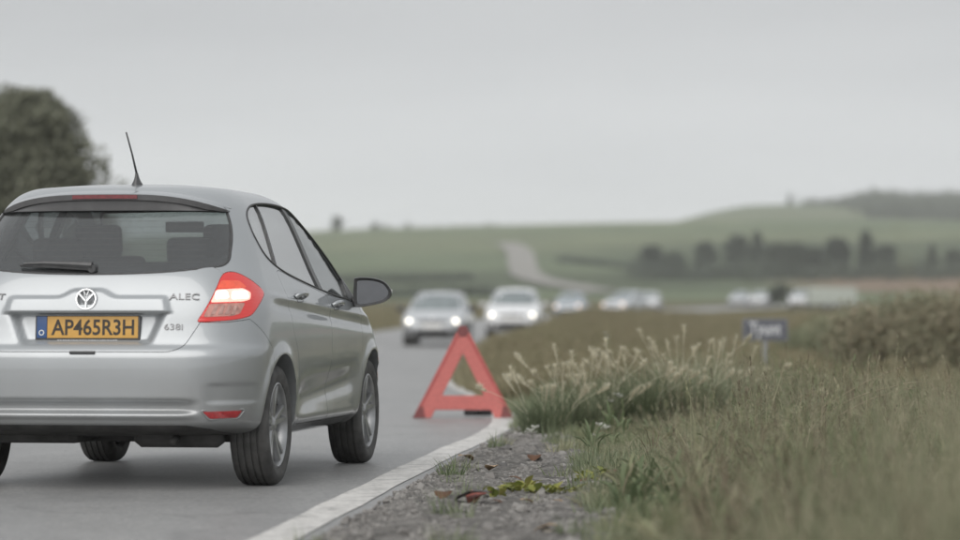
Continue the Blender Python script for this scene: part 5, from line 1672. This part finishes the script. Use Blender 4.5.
# ------------------------------------------------------------------ plumed tussocks beside the triangle
def tussock(px, Y, h, n, heads, label, seed, spread=0.2):
    p = on_ground(px, Y)
    t = empty("plumed_grass", p, random.uniform(0, 6))
    tag(t, label, "grass clump", "plumed grass clumps by the triangle")
    r = random.Random(seed)
    V, F = [], []
    for _ in range(n):
        a = r.uniform(0, 6.283); rr = spread * math.sqrt(r.random())
        blade(V, F, (rr * math.cos(a), rr * math.sin(a), -0.02), h * r.uniform(0.40, 1.0), r.uniform(0.10, 1.05), a + r.uniform(-1.3, 1.3), 0.0052 * r.uniform(0.7, 1.3), 4)
    tag(link_mesh("blades", mesh_from(V, F), M['tussock'], t), kind="stuff")
    for _ in range(heads):
        a = r.uniform(0, 6.283); rr = spread * math.sqrt(r.random()) * 0.9
        ln = r.uniform(0.05, 0.95); hh = h * r.uniform(0.70, 1.22); az = a + r.uniform(-0.7, 0.7)
        V, F = [], []
        p0 = Vector((rr * math.cos(a), rr * math.sin(a), 0.0))
        d = Vector((math.cos(az), math.sin(az), 0))
        pts = [p0 + d * (ln * hh * t_ ** 1.8) + Vector((0, 0, hh * (t_ - 0.3 * ln * t_ ** 2.2))) for t_ in (0, 0.3, 0.6, 0.85, 1.0)]
        bm = bmesh.new(); add_tube(bm, pts, [0.0022, 0.002, 0.0018, 0.0016, 0.0010], 5)
        me = bpy.data.meshes.new("m"); recalc(bm); bm.to_mesh(me); bm.free()
        V = [tuple(v.co) for v in me.vertices]; F = [tuple(q.vertices) for q in me.polygons]
        top, dirv = pts[-1], (pts[-1] - pts[-3]).normalized()
        ll = r.uniform(0.07, 0.14)
        for k in range(95):
            t_ = r.random(); q = top - dirv * (ll * t_)
            blade(V, F, q, r.uniform(0.026, 0.055) * (0.6 + 0.8 * math.sin(math.pi * min(1, t_ + 0.15))), r.uniform(0.25, 0.9), r.uniform(0, 6.283), 0.0030, 2)
        link_mesh("seed_head", mesh_from(V, F), M['plume'], t)
    return t
tussock(550, 22.2, 0.46, 480, 16, "low clump of plumed grass nearest to the foot of the warning triangle", 11, 0.20)
tussock(588, 22.5, 0.58, 560, 22, "bushy green clump with cream plumes just right of the triangle", 12, 0.24)
tussock(636, 22.8, 0.64, 560, 24, "tall middle clump with upright cream plumes below the far white cars", 13, 0.26)
tussock(686, 23.0, 0.68, 560, 24, "tallest plumed clump, rightmost, standing left of the road sign", 14, 0.26)
tussock(720, 23.8, 0.56, 260, 8, "thinner plumed clump directly left of the sign post", 15, 0.2)

# ------------------------------------------------------------------ white flowers, weeds, leaves, stones, stalks
M['petal'] = pmat("white_petal", (0.72, 0.72, 0.68), 0.6, noise=0.05)
M['stem'] = pmat("green_stem", (0.10, 0.13, 0.05), 0.7, noise=0.2)
def flower(px, py, Y, n, label, sz=0.014):
    sz *= 1.7
    p = at(px, py, Y); g = float(ground_z(p.x, p.y))
    t = empty("white_flower", (p.x, p.y, g)); tag(t, label, "flower", "white wild flowers in the verge")
    hh = max(0.04, p.z - g)
    r = random.Random(int(px))
    bm = bmesh.new(); add_tube(bm, [(0, 0, -0.02), (0.01, 0, hh * 0.6), (0, 0, hh)], 0.003, 6); recalc(bm); bm_obj("stem", bm, M['stem'], t)
    for k in range(n):
        c = Vector((r.uniform(-1, 1), r.uniform(-1, 1), r.uniform(-0.5, 0.7))) * (0.036 if n > 1 else 0)
        V, F = [], []
        for q in range(6):
            a = q * 1.047; d = Vector((math.cos(a), math.sin(a), 0.5)); sd = Vector((-math.sin(a), math.cos(a), 0))
            b0 = len(V); o0 = Vector((0, 0, 0))
            V += [tuple(o0), tuple(d * sz * 0.6 + sd * sz * 0.45), tuple(d * sz * 1.2), tuple(d * sz * 0.6 - sd * sz * 0.45)]
            F.append((b0, b0 + 1, b0 + 2, b0 + 3))
        o = obj("blossom", V, F, M['petal'], t, smooth=False); o.location = Vector((0, 0, hh)) + c
flower(531, 432, 21.2, 4, "white flower head low on the ground at the gravel edge near the triangle", 0.022)
flower(604, 428, 20.6, 4, "taller white flower of the pair in front of the bushy clump", 0.020)
flower(594, 434, 20.4, 3, "shorter white flower of the pair in front of the bushy clump", 0.018)
flower(622, 398, 21.4, 3, "white flower among the blades of the middle plumed clump", 0.018)
flower(611, 402, 21.5, 1, "single tiny white flower left of the one amid the clump blades", 0.014)
flower(607, 336, 30.0, 2, "lone white flower head rising above the grass under the far cars", 0.018)

M['weed'] = leaf_mat("weed_leaf", [(0.10, 0.14, 0.035), (0.19, 0.22, 0.055), (0.30, 0.30, 0.08), (0.34, 0.29, 0.10)], nscale=14)
M['leaf_brown'] = leaf_mat("dead_leaf_brown", [(0.10, 0.055, 0.035), (0.19, 0.10, 0.06), (0.28, 0.17, 0.10)], nscale=20)
M['leaf_red'] = pmat("dead_leaf_red", (0.26, 0.060, 0.040), 0.6, noise=0.35, nscale=40)
M['leaf_dk'] = pmat("dead_leaf_dark", (0.09, 0.085, 0.082), 0.7, noise=0.3, nscale=30)
M['leaf_tan'] = pmat("dead_leaf_tan", (0.42, 0.30, 0.19), 0.7, noise=0.25, nscale=30)
def weed(px, py, n, size, label, seed):
    Y = 2672.0 / (py - 315); p = on_ground(px, Y); p.z = max(p.z, float(road_z(Y))) + 0.01
    t = empty("leafy_weed", p, 0); tag(t, label, "weed", "low leafy weeds on the gravel")
    size *= 1.35; n = int(n * 1.6)
    r = random.Random(seed)
    V, F = [], []
    for k in range(3):
        a = r.uniform(0, 6.28)
        blade(V, F, (0, 0, -0.01), size * 1.3, 0.9, a, 0.003)
    tag(link_mesh("stems", mesh_from(V, F), M['stem'], t), kind="stuff")
    for k in range(n):
        a = r.uniform(0, 6.283); el = r.uniform(0.1, 0.9)
        V, F = [], []
        d = Vector((math.cos(a) * math.cos(el), math.sin(a) * math.cos(el), math.sin(el)))
        up = Vector((-math.cos(a) * math.sin(el), -math.sin(a) * math.sin(el), math.cos(el)))
        q = Vector((r.uniform(-1, 1), r.uniform(-1, 1), 0)) * size * 0.8 + Vector((0, 0, r.uniform(0.0, 0.03)))
        leaf_shape(V, F, q, d, up, size * r.uniform(0.5, 1.0), size * r.uniform(0.18, 0.3))
        obj("leaf", V, F, M['weed'], t)
weed(493, 500, 9, 0.055, "yellow green weed, leftmost of the leafy row across the gravel", 1)
weed(512, 497, 12, 0.06, "bushiest yellow green weed near the middle of the leafy row", 2)
weed(522, 494, 10, 0.06, "upright green weed at the centre of the leafy row", 3)
weed(545, 498, 11, 0.06, "spreading green weed in the right half of the leafy row", 4)
weed(565, 499, 11, 0.06, "flat green weed second from the right end of the leafy row", 5)
weed(587, 487, 8, 0.055, "small weed with yellow leaves close to the grass edge", 6)
weed(603, 482, 8, 0.06, "yellow leaved weed at the grass edge, farthest right of the row", 7)
def fallen(px, py, size, mat, label, seed, group=None, cat="leaf"):
    Y = 2672.0 / (py - 315); p = on_ground(px, Y); p.z = max(p.z, float(road_z(Y))) + 0.016
    r = random.Random(seed); a = r.uniform(0, 6.28)
    V, F = [], []
    d = Vector((math.cos(a), math.sin(a), 0.25)); up = Vector((-0.2 * math.cos(a), -0.2 * math.sin(a), 1))
    size *= 1.35
    leaf_shape(V, F, Vector((0, 0, 0)), d, up, size, size * 0.36)
    o = obj("fallen_leaf", V, F, mat, None); o.location = p
    s_ = o.modifiers.new("thickness", 'SOLIDIFY'); s_.thickness = 0.0012
    return tag(o, label, cat, group)
fg = "fallen leaves on the gravel shoulder"
fallen(468, 506, 0.12, M['leaf_red'], "large rust red fallen leaf left of the leafy weeds", 1, fg)
fallen(452, 506, 0.14, M['leaf_dk'], "long dark curled leaf touching the rust red leaf", 2, fg)
fallen(442, 503, 0.09, M['leaf_brown'], "brown leaf at the left end of the leaf row by the road", 3, fg)
fallen(474, 506, 0.05, M['leaf_tan'], "small pale leaf at the tip of the rust red leaf", 4, fg)
fallen(473, 463, 0.09, M['leaf_tan'], "tan leaf beside the grass tuft at the white line", 5, fg)
fallen(489, 473, 0.08, M['leaf_tan'], "tan leaf lying in the middle of the gravel", 6, fg)
fallen(505, 471, 0.07, M['leaf_dk'], "dark leaf right of the tan leaf amid the gravel", 7, fg)
fallen(533, 464, 0.09, M['leaf_brown'], "brown leaf near the short grass at the back of the gravel", 8, fg)
fallen(523, 484, 0.06, M['leaf_brown'], "reddish brown leaf standing behind the upright green weed", 9, fg)
fallen(533, 507, 0.05, M['leaf_tan'], "pale leaf in front of the spreading weed", 10, fg)
fallen(505, 508, 0.05, M['leaf_brown'], "brown leaf in front of the bushiest weed", 11, fg)
fallen(567, 510, 0.05, M['leaf_tan'], "pale leaf in front of the flat weed", 12, fg)
fallen(612, 481, 0.07, M['leaf_brown'], "brown leaf hanging over the grass edge right of the yellow weed", 13, fg)
fallen(580, 488, 0.06, M['leaf_brown'], "brown leaf left of the small yellow weed", 14, fg)
fallen(533, 538, 0.08, M['leaf_tan'], "blurred tan leaf at the very bottom of the gravel", 15, fg)
def stone(px, py, s, label, seed, col=(0.12, 0.115, 0.11)):
    Y = 2672.0 / (py - 315); p = on_ground(px, Y); p.z = max(p.z, float(road_z(Y))) + s * 0.35
    o = link_mesh("stone", stone_mesh(seed), pmat("stone_grey", col, 0.85, noise=0.3, nscale=2), None)
    o.location = p; o.scale = (s, s * 0.8, s * 0.8); o.rotation_euler = (0, 0, seed)
    tag(o, label, "stone", "larger stones on the shoulder")
stone(420, 505, 0.035, "dark round stone near the white line, left of the curled leaf", 21, (0.07, 0.068, 0.066))
stone(505, 452, 0.05, "larger grey stone at the back of the gravel behind the line", 22)
stone(500, 461, 0.04, "flat grey stone just in front of the larger one", 23)
stone(547, 538, 0.04, "pale stone at the bottom edge of the gravel", 24, (0.3, 0.28, 0.24))
def tuft(px, py, label, seed, h=0.17):
    Y = 2672.0 / (py - 315); p = on_ground(px, Y); p.z = max(p.z, float(road_z(Y)))
    o = link_mesh("grass_tuft", clump_mesh(90, h * 0.4, h, 0.07, 0.004, (0.2, 0.9), seed=seed), M['grass_green'], None)
    o.location = p; tag(o, label, "grass tuft", "single tufts on the gravel"); return o
tuft(452, 478, "small green grass tuft growing right against the white line", 31)
tuft(500, 447, "small tuft on the gravel near the far end of the white line", 32, 0.12)

M['straw'] = leaf_mat("straw", [(0.30, 0.26, 0.18), (0.38, 0.33, 0.24)], trans=0.2)
def stalk(pix, Y, label, rad=0.0042, head=True):
    """arching dry stalk through photo pixels at distance Y"""
    P = [at(a, b, Y) for a, b in pix]
    g = float(ground_z(P[0].x, P[0].y))
    base_ = Vector((P[0].x, P[0].y, g))
    t = empty("dry_stalk", base_); tag(t, label, "grass stalk", "dry arching grass stalks")
    pts = catmull([Vector((0, 0, -0.02))] + [p - base_ for p in P], 6, closed=False)
    bm = bmesh.new(); add_tube(bm, pts, [rad * (1 - 0.6 * i / len(pts)) for i in range(len(pts))], 5); recalc(bm)
    bm_obj("stem", bm, M['straw'], t)
    if head:
        V, F = [], []
        r = random.Random(len(label)); d = (pts[-1] - pts[-4]).normalized()
        for k in range(60):
            q = pts[-1] - d * (0.11 * r.random())
            blade(V, F, q, r.uniform(0.012, 0.03), r.uniform(0.3, 1.2), math.atan2(d.y, d.x) + r.uniform(-1.5, 1.5), 0.002, 2)
        link_mesh("seed_head", mesh_from(V, F), M['straw'], t)
stalk(((800, 425), (835, 400), (870, 380), (902, 368)), 17.5, "upper dry grass stalk arching right in front of the brown bush")
stalk(((810, 430), (850, 400), (895, 386), (925, 382), (937, 392)), 17.0, "longest dry stalk bending down at its tip before the brown bush")
stalk(((820, 432), (858, 405), (890, 393), (915, 388)), 16.6, "lower dry grass stalk of the three before the brown bush")
stalk(((622, 500), (626, 480), (636, 460), (652, 447)), 13.2, "pale bent stem at the gravel edge in the blurred front grass", 0.004, False)
stalk(((818, 420), (816, 400), (812, 392), (800, 404)), 19.0, "thin hooked stalk standing right of the sign post")

# ------------------------------------------------------------------ bushes and trees
def leaf_cloud(V, F, c, rad, n, size, r, flat=1.0, shell=0.55):
    for _ in range(n):
        d = Vector((r.gauss(0, 1), r.gauss(0, 1), r.gauss(0, 1))).normalized()
        rr = (shell + (1 - shell) * r.random()) if r.random() < 0.8 else r.random()
        p = Vector(c) + Vector((d.x * rad[0], d.y * rad[1], d.z * rad[2])) * rr
        u = Vector((r.gauss(0, 1), r.gauss(0, 1), r.gauss(0, 1))).normalized(); v = u.orthogonal().normalized()
        w = u.cross(v); s = size * r.uniform(0.6, 1.3)
        b0 = len(V)
        V += [tuple(p - v * s), tuple(p + w * s * 0.5), tuple(p + v * s), tuple(p - w * s * 0.5)]
        F.append((b0, b0 + 1, b0 + 2, b0 + 3))

def crown_mesh(seed, H, Rr, lobes, n, size, conical=False, base=0.25, dome=False):
    r = random.Random(seed); V, F = [], []
    for k in range(lobes):
        t = (k + 0.5) / lobes
        z = H * (base + (1 - base) * t)
        prof = (1 - t) ** 0.75 if conical else math.sin(math.pi * min(1, 0.18 + 0.80 * t)) ** 0.7
        if dome: prof = (1 - t * t) ** 0.55
        a = k * 2.4; off = Rr * prof * r.uniform(0.25, 0.75)
        rl = Rr * r.uniform(0.30, 0.50) * (0.45 + 0.7 * prof)
        leaf_cloud(V, F, (off * math.cos(a), off * math.sin(a), min(z, H - rl * 0.7)), (rl, rl, rl * r.uniform(0.7, 1.15)), n // lobes, size, r)
    return mesh_from(V, F, smooth=False)

def trunk_mesh(seed, H, rad):
    r = random.Random(seed); bm = bmesh.new()
    pts = [Vector((0, 0, -0.2)), Vector((r.uniform(-.03, .03) * H, r.uniform(-.03, .03) * H, H * 0.35)), Vector((r.uniform(-.05, .05) * H, r.uniform(-.05, .05) * H, H * 0.8))]
    pp = catmull(pts, 4, closed=False); add_tube(bm, pp, [rad * (1 - 0.8 * i / len(pp)) for i in range(len(pp))], 8)
    for k in range(7):
        a = k * 2.4 + r.random(); z0 = H * r.uniform(0.25, 0.65)
        p0 = Vector((0, 0, z0)); p1 = p0 + Vector((math.cos(a), math.sin(a), r.uniform(0.5, 1.0))) * H * r.uniform(0.15, 0.26)
        add_tube(bm, [p0, p0.lerp(p1, 0.5) + Vector((0, 0, 0.02 * H)), p1], [rad * 0.4, rad * 0.28, rad * 0.08], 5)
    recalc(bm); me = bpy.data.meshes.new("m"); bm.to_mesh(me); bm.free(); return me

def tree(name, loc, crown_me, trunk_me, label, group, s=1.0, rz=0.0, cat="tree", sz=None):
    t = empty(name, loc, rz); t.scale = (s, s, s * (sz or 1))
    tag(t, label, cat, group)
    o = bpy.data.objects.new("crown", crown_me); COL.objects.link(o); o.parent = t
    if trunk_me is not None:
        o = bpy.data.objects.new("trunk", trunk_me); COL.objects.link(o); o.parent = t
    return t

cm = crown_mesh(3, 7.1, 2.85, 150, 80000, 0.11, conical=False, base=0.04, dome=True); cm.materials.append(M['leaf_dark'])
tm = trunk_mesh(3, 7.0, 0.26); tm.materials.append(M['bark'])
p = on_ground(24, 92)
tree("broad_tree", p, cm, tm, "big dark olive tree rising behind the roof of the silver hatchback", None)

protos = []
for k, (H, Rr, con) in enumerate(((6.0, 2.7, False), (6.5, 2.2, True), (5.0, 3.0, False))):
    c = crown_mesh(40 + k, H, Rr, 18, 5200, 0.20, con, 0.08); c.materials.append(M['leaf_far'])
    t_ = trunk_mesh(40 + k, H * 0.9, 0.16); t_.materials.append(M['bark'])
    protos.append((c, t_, H))
# trees of the hillside row (photo x, base y, height in photo px, kind)
row = [(653, 277, 30, 2, "leftmost rounded tree of the hillside row, above the far pale cars"),
       (675, 278, 26, 0, "second rounded tree from the left in the hillside row"),
       (706, 272, 30, 0, "dark round tree standing apart, third from left in the row"),
       (737, 270, 34, 0, "big round dark tree in the row above the road sign"),
       (757, 268, 36, 1, "slim pointed tree right of the big round one above the sign"),
       (778, 278, 34, 2, "wide tree at the left of the dense middle of the row"),
       (796, 279, 36, 0, "tall tree in the dense middle of the row above the trailer"),
       (815, 278, 30, 2, "lower broad tree in the dense middle of the row"),
       (836, 277, 38, 0, "full crowned tree right of the dense middle of the row"),
       (866, 277, 46, 1, "tallest pointed conifer of the hillside row"),
       (886, 277, 32, 0, "rounded tree directly right of the tallest conifer"),
       (932, 272, 28, 1, "lone small pointed tree near the right end of the row"),
       (955, 274, 24, 2, "low tree at the right edge of the picture on the hillside")]
for px, py, hp, k, lab in row:
    p = hill_hit(px, py)
    H = 0.92 * hp * p.y / 3061.0 / 0.93
    tree("hillside_tree", p, protos[k][0], protos[k][1], lab, "trees in the row on the far hillside", 1.12 * H / protos[k][2], random.uniform(0, 6), sz=0.9)
# scrub along the foot of the row
V, F = [], []
r = random.Random(91)
for k in range(190):
    px = 636 + 330 * k / 190 + r.uniform(-4, 4); q = hill_hit(px, r.uniform(277, 281))
    s_ = r.uniform(0.9, 2.6); leaf_cloud(V, F, (q.x, q.y + r.uniform(-8, 10), q.z + s_ * 0.5), (s_ * 1.5, s_ * 1.5, s_), 90, 0.26, r)
tag(link_mesh("hillside_scrub", mesh_from(V, F, False), M['leaf_far']), "dark scrub running along the foot of the hillside tree row", "scrub", kind="stuff")
# woods on the ridge
V, F = [], []
for k in range(2700):
    y = 1130 + 430 * r.random(); px = 738 + 230 * r.random(); x = (px - 480) * y / 3061.0
    if px < 835 and y < 1480: continue
    if px < 870 and y < 1180 + 5 * (870 - px): continue
    z = float(ground_z(x, y)); s_ = r.uniform(1.4, 4.4) * min(1.0, 0.35 + max(0, px - 830) / 70.0 if px > 835 else 0.75) * (0.7 + 0.5 * math.sin(px * 0.21) ** 2)
    leaf_cloud(V, F, (x, y, z + s_ * 0.8), (s_ * 1.1, s_ * 1.1, s_ * 1.1), 70, 0.7, r)
tag(link_mesh("ridge_wood", mesh_from(V, F, False), M['leaf_far']), "dark wood spread along the ridge of the right hill", "wood", kind="stuff")
# left hill: crest trees
for px, Yc, hp, k, lab in ((337, 930, 14, 0, "small round tree on the left hill crest above the wing mirror"), (375, 950, 8, 2, "low bush on the left hill crest right of the small round tree"), (408, 960, 7, 2, "low flat bush on the crest above the nearest oncoming car"), (386, 960, 6, 2, "smallest bush between two others on the left hill crest"), (870, 1250, 13, 0, "small round tree at the left front of the ridge wood"), (790, 1480, 12, 1, "small pointed tree on the skyline left of the ridge wood")):
    p = on_ground(px, Yc); H = hp * Yc / 3061.0 / 0.9
    tree("hilltop_tree", p, protos[k][0], protos[k][1], lab, "trees on the hill crests", H / protos[k][2], random.uniform(0, 6))
V, F = [], []
for k in range(70):
    px = 320 + 190 * r.random(); y = 945 + 40 * r.random(); x = (px - 480) * y / 3061
    s_ = r.uniform(0.5, 1.1); leaf_cloud(V, F, (x, y, float(ground_z(x, y)) + s_ * 0.6), (s_ * 2.2, s_ * 2.2, s_), 60, 0.3, r)
tag(link_mesh("crest_hedge", mesh_from(V, F, False), M['leaf_far']), "thin dark hedge along the crest of the left hill", "hedge", kind="stuff")
# hedge lines across the left hillside
V, F = [], []
for pxa, pya, pxb, pyb in ((330, 298, 500, 296), (560, 262, 660, 272), (330, 284, 470, 280)):
    for k in range(70):
        t = k / 69.0; q = hill_hit(pxa + (pxb - pxa) * t, pya + (pyb - pya) * t + r.uniform(-0.6, 0.6))
        s_ = r.uniform(0.5, 1.0); leaf_cloud(V, F, (q.x, q.y, q.z + s_ * 0.5), (s_ * 1.6, s_ * 1.6, s_), 50, 0.22, r)
tag(link_mesh("field_hedge", mesh_from(V, F, False), M['leaf_far']), "low hedges dividing the fields of the left hillside", "hedge", kind="stuff")

# bushes in the right middle distance
def bush(px, Y, w, h, n, mat, label, seed, size=0.045):
    p = on_ground(px, Y)
    rr = random.Random(seed); V, F = [], []
    for k in range(14):
        a = rr.uniform(0, 6.28); d = rr.random() ** 0.6
        s_ = rr.uniform(0.32, 0.5)
        leaf_cloud(V, F, (w * 0.34 * d * math.cos(a) * 1.3, w * 0.3 * d * math.sin(a), h * (0.30 + 0.38 * rr.random() * (1.15 - d))), (w * s_ * 0.55, w * s_ * 0.55, h * s_ * 0.75), n // 14, size, rr)
    t = empty("bush", p); tag(t, label, "bush", "bushes behind the verge")
    tag(link_mesh("foliage", mesh_from(V, F, False), mat, t), kind="stuff")
    bm = bmesh.new()
    for k in range(6):
        a = k * 1.05; add_tube(bm, [(0.05 * math.cos(a), 0.05 * math.sin(a), -0.05), (0.25 * w * math.cos(a), 0.25 * w * math.sin(a), h * 0.6)], [0.02, 0.006], 5)
    recalc(bm); tag(bm_obj("branches", bm, M['bark'], t), kind="stuff")
bush(916, 46, 2.7, 1.65, 9000, M['leaf_bush'], "large reddish brown bush right of the sign, nearest of the bushes", 51)
bush(985, 47, 2.2, 1.85, 6000, M['leaf_bush'], "dark bush cut by the right edge of the picture", 52)
bush(858, 62, 2.4, 1.35, 5000, M['leaf_bush_g'], "green brown bush below the right end of the trailer", 53)
bush(828, 70, 2.4, 1.0, 4500, M['leaf_bush_g'], "low dull green bush right beside the road sign panel", 54)
bush(893, 75, 3.2, 1.65, 6000, M['leaf_bush_g'], "tall green brown bush behind the large reddish bush", 55)
bush(945, 85, 4.0, 1.7, 6000, M['leaf_bush_g'], "farthest wide bush near the right edge under the brown field", 56)
bush(782, 296, 2.6, 2.6, 2500, M['leaf_far'], "small dark bush in the gap between the two far white cars", 57, 0.12)

# ------------------------------------------------------------------ haze
bm = bmesh.new()
zmin = float(gv[:, 2].min()) - 1.5
add_box(bm, (0, 1770, (zmin + 66) / 2), (2 * 3000, 2 * 1860, 66 - zmin))
hz = bm_obj("haze", bm, None, None, smooth=False)
hm = bpy.data.materials.new("haze_air"); hm.use_nodes = True
hn, hl = hm.node_tree.nodes, hm.node_tree.links
hn.remove(hn["Principled BSDF"])
pv_ = hn.new("ShaderNodeVolumePrincipled")
pv_.inputs["Color"].default_value = (0.97, 0.985, 1.0, 1)
pv_.inputs["Density"].default_value = 0.00033
hl.new(pv_.outputs[0], hn["Material Output"].inputs["Volume"])
hz.data.materials.append(hm)
tag(hz, "pale overcast haze filling the air over the valley", "haze", kind="stuff")
